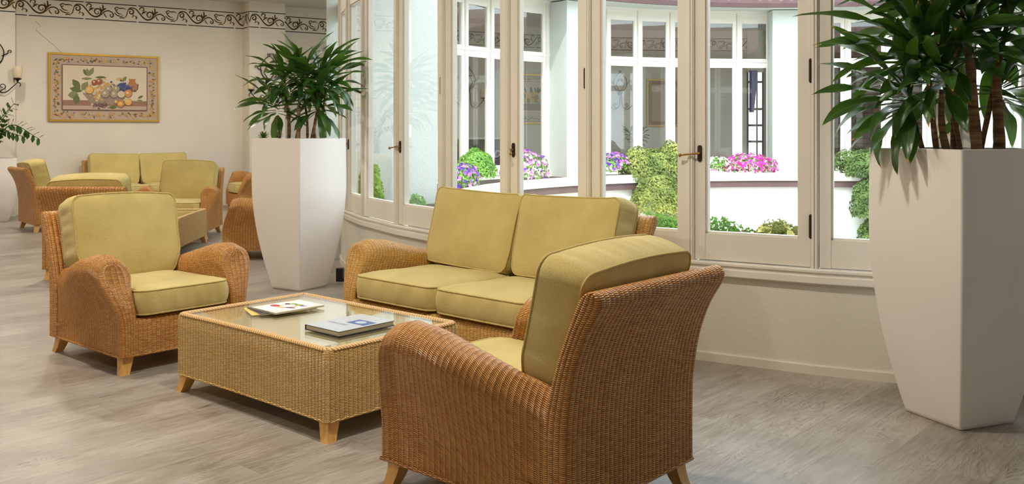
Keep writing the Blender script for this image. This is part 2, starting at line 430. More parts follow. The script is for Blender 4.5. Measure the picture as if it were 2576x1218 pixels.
def build_arm(mb, W_, D, side):
    yr = D / 2 - .085; ts = np.concatenate([[0, .006, .016], np.linspace(.03, 1, 150)])
    P = np.zeros((len(ts), 64, 3)); UV = np.zeros((len(ts), 64, 2))
    def yf(z): return -D / 2 + .10 * sstep(.28, .60, z)
    for i, t in enumerate(ts):
        sec, q = arm_section(t, D); k = [.84, .95, .99][i] if i < 3 else 1.0
        ic = np.argmax(sec[:, 1]); cz = sec[:, 1].copy()
        cx = (sec[:, 0] + np.interp(cz, np.r_[sec[:ic, 1], 9], np.r_[sec[:ic, 0], sec[ic, 0]])) / 2
        # centre line of the section at each height
        zi = sec[:ic + 1, 1]; xi = sec[:ic + 1, 0]; zo = sec[ic:, 1][::-1]; xo_ = sec[ic:, 0][::-1]
        xin = np.interp(cz, zi, xi); xout = np.interp(cz, zo, xo_); cx = (xin + xout) / 2
        x = cx + (sec[:, 0] - cx) * k; z = cz - (1 - k) * .10 * sstep(.45, .62, cz)
        y0 = yf(cz); y = y0 * (1 - t) + yr * t - 0.0
        if i < 3: y = y0 + [.0, .004, .012][i]
        P[i, :, 0] = side * (W_ / 2 + x); P[i, :, 1] = y; P[i, :, 2] = z
        UV[i, :, 0] = y0.mean() * (1 - t) + yr * t + 5; UV[i, :, 1] = q
    Pr = ridge(P, UV[:, :, 0], flip=(side < 0)); Pr[:3] = P[:3]
    mb.grid(Pr, UV, flip=(side < 0))
    # front face of the arm
    sec, q = arm_section(0.0, D); ic = np.argmax(sec[:, 1])
    rows = np.linspace(0, 1, 40); nx = 37
    C = np.zeros((nx, 40, 3)); CU = np.zeros((nx, 40, 2))
    inner = P[0, :ic + 1]; outer = P[0, ic:][::-1]
    zmax = P[0, ic, 2]
    for j, r in enumerate(rows):
        z = ZB + (zmax - ZB) * (1 - (1 - r) ** 1.5)
        a = np.array([np.interp(z, inner[:, 2], inner[:, c]) for c in range(3)])
        b = np.array([np.interp(z, outer[:, 2], outer[:, c]) for c in range(3)])
        wd = np.linalg.norm(a - b)
        for i in range(nx):
            s_ = i / (nx - 1); p = a * (1 - s_) + b * s_
            p[1] -= .012 * (1 - (2 * s_ - 1) ** 4) * min(1, wd / .08)
            C[i, j] = p; CU[i, j] = (s_ * (.175 if wd > .12 else .11) + 0.0, z * 1.03)
            CU[i, j, 0] = s_ * RIB * 5
    C = ridge(C, CU[:, :, 0], 0.0032, flip=(side > 0)) if True else C
    mb.grid(C, CU, flip=(side > 0))

BACK = [(0, ZB), (.0, .30), (.006, .42), (.030, .56), (.070, .67), (.108, .735), (.130, .775), (.122, .802), (.088, .808), (.052, .785), (.018, .71),
        (-.030, .59), (-.068, .47), (-.090, .36), (-.090, ZB)]
def build_back(mb, W_, D):
    sec, q = catmull(BACK, 84); n = 84
    nu = int(round(W_ / RIB)) * 6 + 1; xs = np.linspace(-W_ / 2, W_ / 2, nu)
    P = np.zeros((nu, n, 3)); UV = np.zeros((nu, n, 2)); per = W_ / round(W_ / RIB)
    for i, x in enumerate(xs):
        P[i, :, 0] = x; P[i, :, 1] = D / 2 + sec[:, 0]; P[i, :, 2] = sec[:, 1]
        UV[i, :, 0] = (x + W_ / 2) / per * RIB; UV[i, :, 1] = q
    cz = sec[:, 1]; it = int(np.argmax(cz))
    Pr = ridge(P, UV[:, :, 0], .0042, flip=True)
    mb.grid(Pr, UV, flip=True)
    zr, yr_ = sec[:it + 1, 1], sec[:it + 1, 0]; zf, yf_ = sec[it:, 1][::-1], sec[it:, 0][::-1]
    for side in (-1, 1):
        C = np.zeros((25, 40, 3)); CU = np.zeros((25, 40, 2))
        for j in range(40):
            z = ZB + (cz[it] - ZB) * (1 - (1 - j / 39) ** 1.6)
            a = np.interp(z, zr, yr_); b = np.interp(z, zf, yf_)
            for i in range(25):
                s_ = i / 24; y = a * (1 - s_) + b * s_
                C[i, j] = (side * (W_ / 2 + .009 * (1 - (2 * s_ - 1) ** 4)), D / 2 + y, z); CU[i, j] = (s_ * RIB * 4, z)
        C = ridge(C, CU[:, :, 0], .003, flip=(side > 0)); mb.grid(C, CU, flip=(side > 0))

def build_base(mb, W_, D):
    wi = W_ / 2 - .072; nu = int(round(2 * wi / RIB)) * 6 + 1
    xs = np.linspace(-wi, wi, nu); prof = [(-D / 2 + .0, ZB), (-D / 2 + .0, .18), (-D / 2 + .0, .262), (-D / 2 + .006, .278), (-D / 2 + .025, .285), (0, .285), (D / 2 - .08, .285)]
    P = np.zeros((nu, len(prof), 3)); UV = np.zeros((nu, len(prof), 2)); L = 0
    for j, (y, z) in enumerate(prof):
        if j: L += math.hypot(y - prof[j - 1][0], z - prof[j - 1][1])
        P[:, j, 0] = xs; P[:, j, 1] = y; P[:, j, 2] = z; UV[:, j, 0] = np.arange(nu) / 6 * RIB; UV[:, j, 1] = L
    P = ridge(P, UV[:, :, 0], 0.0032, flip=False); mb.grid(P, UV, flip=False)
    # braided border along the lower edge
    h = .006
    c = [(-W_ / 2, -D / 2), (W_ / 2, -D / 2), (W_ / 2, D / 2), (-W_ / 2, D / 2)]
    for i in range(4):
        a, b = np.array(c[i]), np.array(c[(i + 1) % 4]); n = int(np.linalg.norm(b - a) / .05)
        pts = [(*(a + (b - a) * s_), ZB + .002) for s_ in np.linspace(0, 1, n)]
        mb.tube(pts, .0065, 6)
    mb.box((-W_ / 2 + .02, -D / 2 + .02, ZB), (W_ / 2 - .02, D / 2 - .02, ZB + .01))

def leg_mesh(sx, sy):
    """tapered sabre leg that kicks outwards (local to its top centre)"""
    mb = MB(); n = 8; P = np.zeros((n, 5, 3)); UV = np.zeros((n, 5, 2))
    for i in range(n):
        t = i / (n - 1); z = ZB + .012 - (ZB + .012) * t; w = .034 - .011 * t ** .8
        kick = .018 * t * t
        for j, (a, b) in enumerate([(-1, -1), (1, -1), (1, 1), (-1, 1), (-1, -1)]):
            P[i, j] = (a * w + sx * (kick + .006 * t), b * w + sy * (kick + .006 * t), z); UV[i, j] = (j, t)
    mb.grid(P, UV, flip=True)
    mb.add(P[-1, :4], [(0, 3, 2, 1)]); mb.add(P[0, :4], [(0, 1, 2, 3)])
    return mb

def rr_outline(w, h, r, n=120, crown=0.0, ear=0.0, taper=0.0):
    """rounded rectangle, evenly walked, with a domed top edge and small ears"""
    pts = []; hw, hh = w / 2, h / 2
    for cx, cy, a0 in ((hw - r, hh - r, 0), (-hw + r, hh - r, 90), (-hw + r, -hh + r, 180), (hw - r, -hh + r, 270)):
        for k in range(13):
            a = radians(a0 + 90 * k / 12); pts.append((cx + r * cos(a), cy + r * sin(a)))
    pts.append(pts[0]); pts = np.array(pts); L = np.concatenate([[0], np.cumsum(np.linalg.norm(np.diff(pts, axis=0), axis=1))])
    q = np.linspace(0, L[-1], n + 1)[:-1]; o = np.stack([np.interp(q, L, pts[:, 0]), np.interp(q, L, pts[:, 1])], 1)
    x = o[:, 0] / hw; z = o[:, 1] / hh
    o[:, 1] += crown * (1 - x ** 2) * sstep(.2, 1, z) - .004 * (1 - x ** 2) * sstep(.2, 1, -z)
    o[:, 0] += -.015 * w * (1 - z ** 2) * np.sign(x) * sstep(.5, 1, np.abs(x)) * (-1 if ear < 0 else 1)
    o[:, 0] *= 1 - taper * sstep(-.35, -.95, z) if taper >= 0 else 1
    o[:, 1] += abs(ear) * sstep(.75, 1, np.abs(x)) * sstep(.6, 1, z)
    return o, q

def cushion(w, h, th, r=.055, puff=.035, crown=.02, ear=.0, seed=0, taper=0.0):
    """boxed cushion in the xz plane, thickness along y; returns body and piping builders"""
    o, q = rr_outline(w, h, r, 132, crown, ear, taper); n = len(o); mb = MB(); pp = MB(); R_ = np.random.default_rng(seed)
    ph = R_.uniform(0, 6.28, 6)
    def wrk(a, x, z): return .0028 * (np.sin(5 * a + ph[0]) + .6 * np.sin(11 * a + ph[1]) + .5 * np.sin(19 * x + ph[2]) * np.cos(13 * z + ph[3]))
    rings = [1, .985, .96, .92, .86, .78, .68, .56, .42, .28, .14, .0]
    for sgn in (-1, 1):
        P = np.zeros((n + 1, len(rings), 3)); UV = np.zeros((n + 1, len(rings), 2))
        for j, s_ in enumerate(rings):
            pr = o * s_; d = (1 - s_ ** 3.2) ** .8
            ang = np.arctan2(pr[:, 1], pr[:, 0])
            y = sgn * (th / 2 + puff * d * (1 if sgn < 0 else .6)) + wrk(ang * 0, pr[:, 0], pr[:, 1]) * d + .004 * np.sin(7 * ang + ph[1]) * d * s_ ** 4 * (1 - s_) * 6
            P[:n, j, 0] = pr[:, 0]; P[:n, j, 1] = y; P[:n, j, 2] = pr[:, 1]; UV[:n, j] = pr
        P[n] = P[0]; UV[n] = UV[0]
        mb.grid(P, UV, flip=(sgn > 0))
    m = 15; P = np.zeros((n + 1, m, 3)); UV = np.zeros((n + 1, m, 2))
    nx_ = np.roll(o, -1, 0) - np.roll(o, 1, 0); nx_ = np.stack([nx_[:, 1], -nx_[:, 0]], 1); nx_ /= np.linalg.norm(nx_, axis=1)[:, None]
    for j in range(m):
        s_ = j / (m - 1); b = .013 * (sin(pi * s_)) ** .6
        wv = (.0028 * np.sin(q * 38 + ph[4]) + .002 * np.sin(q * 91 + ph[5])) * sin(pi * s_)
        pr = o + nx_ * (b + wv)[:, None]
        P[:n, j, 0] = pr[:, 0]; P[:n, j, 1] = -th / 2 + th * s_; P[:n, j, 2] = pr[:, 1]; UV[:n, j, 0] = q; UV[:n, j, 1] = s_ * th
    P[n] = P[0]; UV[n, :, 0] = q[-1] + .01; UV[n, :, 1] = UV[0, :, 1]
    mb.grid(P, UV)
    for y in (-th / 2, th / 2):
        pts = np.stack([o[:, 0] * 1.004, np.full(n, y), o[:, 1] * 1.004], 1); pp.tube(pts, .0052, 7, closed=True)
    return mb, pp

def make_seat(name, W_, ncush, wick, seed=0, back_cushion=True, label=None, cat=None, loc=(0, 0, 0), rz=0, group=None):
    D = .86; root = empty(name, loc, rz, label, cat, group)
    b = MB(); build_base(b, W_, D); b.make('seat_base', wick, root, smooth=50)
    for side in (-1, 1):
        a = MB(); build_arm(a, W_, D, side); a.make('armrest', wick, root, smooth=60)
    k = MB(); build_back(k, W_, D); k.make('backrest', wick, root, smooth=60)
    for sx in (-1, 1):
        for sy in (-1, 1):
            l = leg_mesh(sx, sy).make('leg', 'wood', root, smooth=30); l.location = (sx * (W_ / 2 - .052), sy * (D / 2 - .052), 0)
    wi = W_ - .19; cw = wi / ncush
    for i in range(ncush):
        x = -wi / 2 + cw * (i + .5)
        m, p = cushion(cw - .004, .66, .125, r=.075, puff=.034, crown=-.012, ear=0, seed=seed * 10 + i)
        c = m.make('seat_cushion', 'fabric', root, smooth=True); c.location = (x, -D / 2 + .345 - .02, .363); c.rotation_euler = (radians(-90 - 1.0), 0, 0)
        p.make('piping', 'piping', c, smooth=True)
        if back_cushion:
            bw = .650 if ncush == 1 else .735; xb = x if ncush == 1 else (-1, 1)[i] * .372
            m, p = cushion(bw, .475, .178, r=.055, puff=.026, crown=.018 if ncush == 1 else -.004, ear=.004 if ncush == 1 else .010, seed=seed * 10 + 5 + i, taper=.13 if ncush == 1 else .05)
            c = m.make('back_cushion', 'fabric', root, smooth=True)
            c.location = (xb, D / 2 - .116, .645 if ncush == 1 else .660); c.rotation_euler = (radians(-15), radians([1.5, -1.0][i % 2]), 0)
            p.make('piping', 'piping', c, smooth=True)
    return root

E1 = np.array([.6587, .7524]); E2 = np.array([-.7524, .6587]); A1 = atan2(.7524, .6587)
# seats face local -Y. left armchair faces -E2, near armchair faces +E2, sofa faces -E1
GRP = 'rattan seating of the front group'
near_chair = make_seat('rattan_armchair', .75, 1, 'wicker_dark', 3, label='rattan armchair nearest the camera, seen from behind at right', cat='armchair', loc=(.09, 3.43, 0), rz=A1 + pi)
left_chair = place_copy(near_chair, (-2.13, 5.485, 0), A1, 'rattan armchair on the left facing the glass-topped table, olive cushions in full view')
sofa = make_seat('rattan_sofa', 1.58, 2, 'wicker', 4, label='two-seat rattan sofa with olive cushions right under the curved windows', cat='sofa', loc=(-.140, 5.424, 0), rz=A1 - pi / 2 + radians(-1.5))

def place_f(center, face):  # rotation so that local -Y looks along 'face'
    return atan2(face[1], face[0]) + pi / 2
back_chairs = [
    ((-3.665, 8.50), (0.0, 1.0), 'rattan armchair seen from behind, just behind the left armchair'),
    ((-5.93, 12.35), (.755, .656), 'rattan armchair at the far left, side on beside the white planter'),
    ((-4.00, 11.41), (.105, -.994), 'rattan armchair with upright olive cushion facing the camera in front of the wall sofa'),
    ((-2.44, 9.67), (-1.0, 0.0), 'rattan armchair side on, half hidden behind the white planter in the middle'),
    ((-4.05, 15.05), (-.85, -.53), 'farthest rattan armchair against the wall, showing a dark green seat cushion'),
]
for i, (c, f, lab) in enumerate(back_chairs):
    place_copy(near_chair, (c[0], c[1], 0), place_f(c, f), lab, None)
place_copy(sofa, (-5.78, 14.715, 0), atan2(.575, .818), 'two-seat rattan sofa standing against the far wall below the fruit painting')

def make_table(name, L, Wd, H, label, loc, rz):
    root = empty(name, loc, rz, label, 'coffee table')
    mb = MB(); hw, hd, r = Wd / 2, L / 2, .016; rib = .0235; rim = .042
    # outer walls, walked around with small rounded corners
    o, q = rr_outline(Wd, L, r, int(2 * (Wd + L) / rib) * 6 + 0); o[:, 0] = o[:, 0]; n = len(o)
    o, q = rr_outline(Wd, L, r, int(2 * (Wd + L) / rib) * 6)
    o[:, 0] = np.clip(o[:, 0], -hw, hw)
    per = (q[-1] + q[1]) / round((q[-1] + q[1]) / rib)
    prof = [(0, .085), (0, .12), (0, .2), (0, .30), (0, H - .03), (-.004, H - .014), (-.012, H - .003)]
    P = np.zeros((n + 1, len(prof), 3)); UV = np.zeros((n + 1, len(prof), 2))
    nx_ = np.roll(o, -1, 0) - np.roll(o, 1, 0); nx_ = np.stack([nx_[:, 1], -nx_[:, 0]], 1); nx_ /= np.linalg.norm(nx_, axis=1)[:, None]
    qq = np.append(q, q[-1] + q[1])
    for j, (off, z) in enumerate(prof):
        fu = (q / per) % 1.0
        pr = o + nx_ * (off + 0.0030 * np.sin(pi * fu) ** .8)[:, None]
        P[:n, j, :2] = pr; P[:n, j, 2] = z; P[n, j] = P[0, j]; UV[:, j, 0] = qq / per * rib; UV[:, j, 1] = z
    mb.grid(P, UV)
    pts = np.stack([o[::6, 0], o[::6, 1], np.full(len(o[::6]), .087)], 1); mb.tube(pts, .006, 6, closed=True)
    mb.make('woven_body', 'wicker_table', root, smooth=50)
    # braided rim
    o2, q2 = rr_outline(Wd - .032, L - .032, .02, 200); rb = MB(); k = len(o2)
    P = np.zeros((k + 1, 9, 3)); UV = np.zeros((k + 1, 9, 2))
    n2 = np.roll(o2, -1, 0) - np.roll(o2, 1, 0); n2 = np.stack([n2[:, 1], -n2[:, 0]], 1); n2 /= np.linalg.norm(n2, axis=1)[:, None]
    for j in range(9):
        a = pi * j / 8; pr = o2 + n2 * (.018 * cos(a)); P[:k, j, :2] = pr; P[:k, j, 2] = H - .012 + .012 * sin(a)
        UV[:k, j, 0] = q2; UV[:k, j, 1] = .04 * j / 8
    P[k] = P[0]; UV[k, :, 0] = q2[-1] + q2[1]; UV[k, :, 1] = UV[0, :, 1]
    rb.grid(P, UV); rb.make('braided_rim', 'braid', root, smooth=True)
    tp = MB(); w2, l2 = hw - .030, hd - .030
    tp.add([(-w2, -l2, H - .020), (w2, -l2, H - .020), (w2, l2, H - .020), (-w2, l2, H - .020)], [(0, 1, 2, 3)], [(-w2, -l2), (w2, -l2), (w2, l2), (-w2, l2)])
    tp.box((-w2, -l2, .095), (w2, l2, .10)); tp.make('woven_top', 'mat_top', root)
    g = MB(); g.box((-w2 - .002, -l2 - .002, H - .013), (w2 + .002, l2 + .002, H - .006)); g.make('glass_top', 'table_glass', root)
    for sx in (-1, 1):
        for sy in (-1, 1):
            l = leg_mesh(sx, sy).make('leg', 'wood', root, smooth=30); l.location = (sx * (hw - .042), sy * (hd - .042), -.004)
            l.location.z = 0
    return root
def mattop():
    t = NT('woven_seagrass'); uv = t.coord('UV'); sp = t.n('ShaderNodeSeparateXYZ'); t.l(uv, sp.inputs[0])
    a = t.math('SINE', t.math('MULTIPLY', sp.outputs[0], 2 * pi / .0055)); b = t.math('SINE', t.math('MULTIPLY', sp.outputs[1], 2 * pi / .0055))
    m = t.math('MULTIPLY', a, b); nz = t.noise(uv, 120, 3, .6)
    f = t.math('ADD', t.math('MULTIPLY', m, .2), nz)
    t.set(t.ramp(f, [(.3, srgb(204, 180, 122)), (.7, srgb(240, 226, 182))]), .7); t.bump(f, .6, .002); return t.m
M['mat_top'] = mattop()
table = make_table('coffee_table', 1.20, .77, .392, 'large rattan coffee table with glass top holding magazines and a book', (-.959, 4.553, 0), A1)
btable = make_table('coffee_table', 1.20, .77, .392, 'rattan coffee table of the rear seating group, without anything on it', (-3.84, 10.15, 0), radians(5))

# ------------------------------------------------------------------ books and magazines on the table
def at12(e1, e2, z): p = E1 * e1 + E2 * e2; return (p[0], p[1], z)
TZ = .392 - .006
def poly(mb, pts, z, mat):
    pts = np.asarray(pts, float); v = np.c_[pts, np.full(len(pts), z)]; mb.add(v, [tuple(range(len(pts)))], pts, mat)
def ell(cx, cy, rx, ry, n=24, rot=0):
    a = np.linspace(0, 2 * pi, n, endpoint=False); x = rx * np.cos(a); y = ry * np.sin(a)
    return np.stack([cx + x * cos(rot) - y * sin(rot), cy + x * sin(rot) + y * cos(rot)], 1)
for nm, c, r_, m_ in (('silver', (196, 202, 212), .22, .0), ('page', (206, 200, 186), .8, 0), ('ink', (20, 20, 24), .4, 0), ('photo_blue', (70, 100, 170), .2, 0),
                      ('photo_sky', (190, 208, 226), .2, 0), ('mag', (240, 232, 224), .3, 0), ('mag_tan', (214, 190, 160), .35, 0), ('mag_white', (250, 250, 252), .3, 0), ('mag_red', (206, 60, 76), .3, 0),
                      ('mag_green', (150, 190, 70), .3, 0), ('mag_orange', (236, 150, 70), .3, 0), ('mag_yellow', (240, 214, 120), .3, 0), ('mag_lilac', (190, 176, 208), .3, 0), ('mag_dark', (50, 50, 60), .3, 0), ('title_grey', (150, 156, 168), .3, 0)):
    M[nm] = plain(nm, srgb(*c), r_, m_)
def text_mesh(s_, size, mat, parent, loc, rot, extrude=.0003, name='lettering', shear=0.0, align='CENTER'):
    cu = bpy.data.curves.new(name, 'FONT'); cu.body = s_; cu.size = size; cu.extrude = extrude; cu.align_x = align; cu.shear = shear
    o = bpy.data.objects.new(name, cu); COL.objects.link(o)
    dg = bpy.context.evaluated_depsgraph_get(); me = bpy.data.meshes.new_from_object(o.evaluated_get(dg))
    bpy.data.objects.remove(o); me.materials.clear(); me.materials.append(M[mat])
    ob = bpy.data.objects.new(name, me); COL.objects.link(ob); ob.parent = parent; ob.location = loc; ob.rotation_euler = rot
    return ob
# closed book: corners from the photo give the pose; built as covers, spine and page block
bk = empty('book', (-.745, 4.318, TZ), A1 - radians(90) + radians(0), 'closed grey hardback book with a blue photo on its cover, on the coffee table', 'book')
def book_geo(root, w, h, t):
    mb = MB(); mb.box((-w / 2, -h / 2, 0), (w / 2, h / 2, .003), 'ink'); mb.box((-w / 2, -h / 2, .003), (-w / 2 + .003, h / 2, t - .003), 'ink'); mb.box((-w / 2, -h / 2, t - .003), (w / 2, h / 2, t - .0005), 'ink'); mb.box((-w / 2, -h / 2, t - .0005), (w / 2, h / 2, t), 'silver')
    cv = mb.make('cover', None, root)
    pg = MB(); pg.box((-w / 2 + .003, -h / 2 + .004, .003), (w / 2 - .004, h / 2 - .004, t - .003)); pg.make('page_block', 'page', root)
    return cv
cv = book_geo(bk, .245, .325, .024)
ph = MB(); ph.box((-.015, -.01, .0241), (.105, .07, .0246), 'photo_blue'); ph.add(*[np.c_[ell(.04, .03, .03, .024), np.full(24, .0249)], [tuple(range(24))]], mat='photo_sky'); ph.make('cover_photo', None, cv)
text_mesh('GRANDE', .032, 'title_grey', cv, (-.03, -.06, .0243), (0, 0, 0), name='title')
# magazines
def magazine(loc, rz, w, h, t, cover, label, deco=False):
    root = empty('magazine', loc, rz, label, 'magazine')
    mb = MB(); mb.box((-w / 2, -h / 2, 0), (w / 2, h / 2, t * .8)); mb.make('page_block', 'page', root)
    cvr = MB(); cvr.box((-w / 2 - .001, -h / 2 - .001, t * .8), (w / 2 + .001, h / 2 + .001, t), cover)
    if deco:
        z = t + .0003
        poly(cvr, ell(.0, .0, .105, .135, 40), z, 'mag_white')
        poly(cvr, ell(.0, .0, .045, .055, 30), z + .0003, 'mag_orange'); poly(cvr, ell(.0, .0, .034, .042, 30), z + .0006, 'mag_white')
        poly(cvr, ell(-.055, -.04, .03, .022), z + .0009, 'mag_red'); poly(cvr, ell(.02, .055, .032, .014), z + .0009, 'mag_green'); poly(cvr, ell(.05, -.02, .03, .01, rot=.4), z + .0009, 'mag_dark')
        poly(cvr, ell(.06, .05, .024, .018), z + .0009, 'mag_lilac'); poly(cvr, ell(-.02, .05, .022, .012), z + .0009, 'mag_green'); poly(cvr, ell(-.045, .03, .02, .012), z + .0009, 'mag_dark')
        poly(cvr, ell(.0, -.045, .02, .014), z + .0009, 'mag_yellow')
    cvr.make('cover', None, root); return root
mg = (-1.135, 4.75)
magazine((mg[0] - .055, mg[1] - .01, TZ), A1 - radians(112), .21, .285, .004, 'mag_yellow', 'yellow magazine at the bottom of the stack on the coffee table')
magazine((mg[0] - .03, mg[1] - .005, TZ + .004), A1 - radians(104), .21, .285, .005, 'mag_dark', 'dark-edged magazine in the middle of the stack on the coffee table')
magazine((mg[0], mg[1], TZ + .009), A1 - radians(92), .22, .285, .009, 'mag', 'topmost magazine of the stack with a fruit plate on its cover', True)

# ------------------------------------------------------------------ ring of the courtyard
CX, CY, R = 4.54, 10.64, 6.385
def rp(th, r, z=0.0): return np.array([CX + r * cos(radians(th)), CY + r * sin(radians(th)), z])
TH = [111.43, 105.64, 99.88, 94.19, 88.58, 82.87, 76.82, 70.66]
n_ = 31; step = (242.65 - 360 - 70.66) / n_
TH += [70.66 + step * i for i in range(1, n_)]
TH = [t % 360 for t in TH]
TH += [242.65, 236.55, 230.43, 224.45, 218.17, 211.96, 204.93, 199.4, 193.6, 187.7, 181.8, 175.8, 169.8, 163.8, 157.8, 151.8, 145.9, 140.24, 134.4, 128.7, 122.9, 117.2]
TH = TH[::-1]     # now theta grows: left to right as seen from inside the lounge
NP = len(TH)
ZS, ZG, ZT0, ZT1, ZU, ZH, ZC = .563, .727, 2.42, 2.56, 3.22, 3.38, 3.485
NEAR = range(150, 330)
def build_panel(i):
    a, b = rp(TH[i], R), rp(TH[(i + 1) % NP], R)
    w = float(np.linalg.norm(b - a)); x = (b - a) / w; y = np.array([-x[1], x[0], 0.])   # y points into the courtyard
    root = empty('window_%d' % (i + 1), kind='structure')
    root.matrix_world = Matrix(((x[0], y[0], 0, a[0]), (x[1], y[1], 0, a[1]), (0, 0, 1, 0), (0, 0, 0, 1)))
    th = TH[i] % 360
    # fixed frame: half posts, head, transom, moulded ridges
    f = MB()
    for s0, s1 in ((0, .012), (w - .012, w)):
        f.box((s0, -.030, ZS - .02), (s1, .075, ZC))
    for xx in (.010, w - .019):
        f.box((xx, -.020, ZS - .02), (xx + .009, .065, ZC))
    f.box((0, -.02, ZH), (w, .07, ZC)); f.box((.0, .0, ZT1 - .055), (w, .06, ZT1 - .02))
    f.box((0, -.03, ZH + .02), (w, -.02, ZH + .045))
    f.make('frame', 'frame', root)
    # sash: stiles, rails and glazing beads
    sm = MB(); x0, x1 = .022, w - .022; st = .058
    sm.box((x0, -.012, ZS + .006), (x0 + st, .048, ZH)); sm.box((x1 - st, -.012, ZS + .006), (x1, .048, ZH))
    g0, g1 = x0 + st, x1 - st
    sm.box((g0, -.008, ZS + .006), (g1, .044, ZG - .012)); sm.box((g0, -.008, ZT0), (g1, .044, ZT1)); sm.box((g0, -.008, ZU), (g1, .044, ZH))
    for (za, zb) in ((ZG - .012, ZT0), (ZT1, ZU)):
        e = .012
        sm.box((g0, .002, za), (g0 + e, .040, zb)); sm.box((g1 - e, .002, za), (g1, .040, zb)); sm.box((g0, .002, za), (g1, .040, za + e)); sm.box((g0, .002, zb - e), (g1, .040, zb))
    sash = sm.make('sash', 'frame', root)
    gm = MB(); gm.box((g0 + .004, .018, ZG - .004), (g1 - .004, .024, ZT0 - .004)); gm.make('glass_pane', 'glass', sash)
    gm = MB(); gm.box((g0 + .004, .018, ZT1 + .004), (g1 - .004, .024, ZU - .004)); gm.make('glass_pane', 'glass', sash)
    return root, sash, w
handles = {211.96: 'side', 224.45: 'out', 236.55: 'side', 199.4: 'side', 242.65 + 6.06: 'side'}
for i in range(NP):
    root, sash, w = build_panel(i)
    th = TH[i] % 360
    if 196 < th < 262:
        left = any(abs(th - k) < .6 for k in (211.96, 224.45, 236.55, 199.4, 248.7, 260.8))
        if left:
            for z in (.785, 1.61, 2.3):
                h = MB(); h.tube([(w - .020, -.020, z - .058), (w - .020, -.020, z + .058)], .0085, 10); h.lathe([(0, -.066), (.006, -.062), (.0075, -.058)], 10, cen=(w - .020, -.020, z)); h.lathe([(.0075, .058), (.006, .062), (0, .066)], 10, cen=(w - .020, -.020, z))
                h.make('hinge', 'bronze', sash, smooth=40, label='dark bronze hinge')
            hx, hz = .050, 1.165
            h = MB(); o, q = rr_outline(.026, .090, .0128, 40)
            for ya, yb, s_ in ((-.012, -.018, 1.0), (-.018, -.021, .86)):
                P = np.zeros((41, 3, 3)); UV = np.zeros((41, 3, 2))
                for j, (k, yy) in enumerate(((s_, ya), (s_, yb), (0, yb))):
                    P[:40, j, 0] = hx + o[:, 0] * k; P[:40, j, 1] = yy; P[:40, j, 2] = hz + o[:, 1] * k
                P[40] = P[0]; h.grid(P, UV, flip=True)
            hd = h.make('window_handle', 'bronze', sash, smooth=40, label='bronze espagnolette handle')
            lv = MB()
            if abs(th - 224.45) < .6: end = (hx + .040, -.085, hz - .022)
            else: end = (hx - .105, -.050, hz - .012)
            base = np.array((hx, -.018, hz)); k1 = np.array((hx, -.045, hz)); end = np.array(end)
            lv.tube([base, (base + k1) / 2, k1, k1 + (end - k1) * .15, k1 + (end - k1) * .5, end], [.008, .007, .007, .006, .005, .0055], 10)
            sph = [(.0105 * sin(a), -.0105 * cos(a)) for a in np.linspace(0, pi, 9)]; lv.lathe(sph, 12, cen=tuple(end))
            lv.make('lever', 'brass', hd, smooth=50, label='worn brass lever with ball end')

def ring_mesh(mb, profile, ths, close=True, mat=None, uvs=1.0):
    """sweep a (radius offset, z) profile around the polygon of the ring"""
    n = len(ths); P = np.zeros((n, len(profile), 3)); UV = np.zeros((n, len(profile), 2)); L = 0
    for i, t in enumerate(ths):
        if i: L += np.linalg.norm(rp(ths[i], R) - rp(ths[i - 1], R))
        v = 0
        for j, (dr, z) in enumerate(profile):
            if j: v += math.hypot(dr - profile[j - 1][0], z - profile[j - 1][1])
            P[i, j] = rp(t, R + dr, z); UV[i, j] = (L, v)
    mb.grid(P, UV, mat)
full = [t if t >= TH[0] else t + 360 for t in TH]; full = full + [full[0] + 360]
w_ = MB(); ring_mesh(w_, [(-.085, -1.2), (-.085, .545), (0, .545), (0, 0), (0, -.02)], full); w_.make('wall_window', 'wall_low', kind='structure', smooth=False)
s_ = MB(); ring_mesh(s_, [(-.10, .515), (-.10, .540), (.0, .563), (.034, .563), (.040, .556), (.040, .545), (.034, .541), (.030, .541), (.030, .525), (.036, .521), (.036, .488), (.030, .482), (.0, .482)], full)
s_.make('trim_1', 'frame', kind='structure')
b_ = MB(); ring_mesh(b_, [(0, .052), (.010, .052), (.013, .046), (.013, 0)], full); b_.make('baseboard_window', 'baseboard', kind='structure')
# floor, ceiling: annulus around the courtyard
def annulus(mb, r0, r1, z, flip, n=96, th0=0, th1=360):
    P = np.zeros((n + 1, 2, 3)); UV = np.zeros((n + 1, 2, 2))
    for i in range(n + 1):
        t = th0 + (th1 - th0) * i / n
        for j, r in enumerate((r0, r1)): P[i, j] = rp(t, r, z); UV[i, j] = P[i, j, :2]
    mb.grid(P, UV, flip=flip)
f_ = MB(); annulus(f_, R - .06, 15.5, 0, False); f_.make('floor', 'floor', kind='structure')
c_ = MB(); annulus(c_, R - .06, 15.4, ZC, True); annulus(c_, R - .06, 15.4, ZC + .25, False); c_.make('ceiling', 'ceiling', kind='structure')

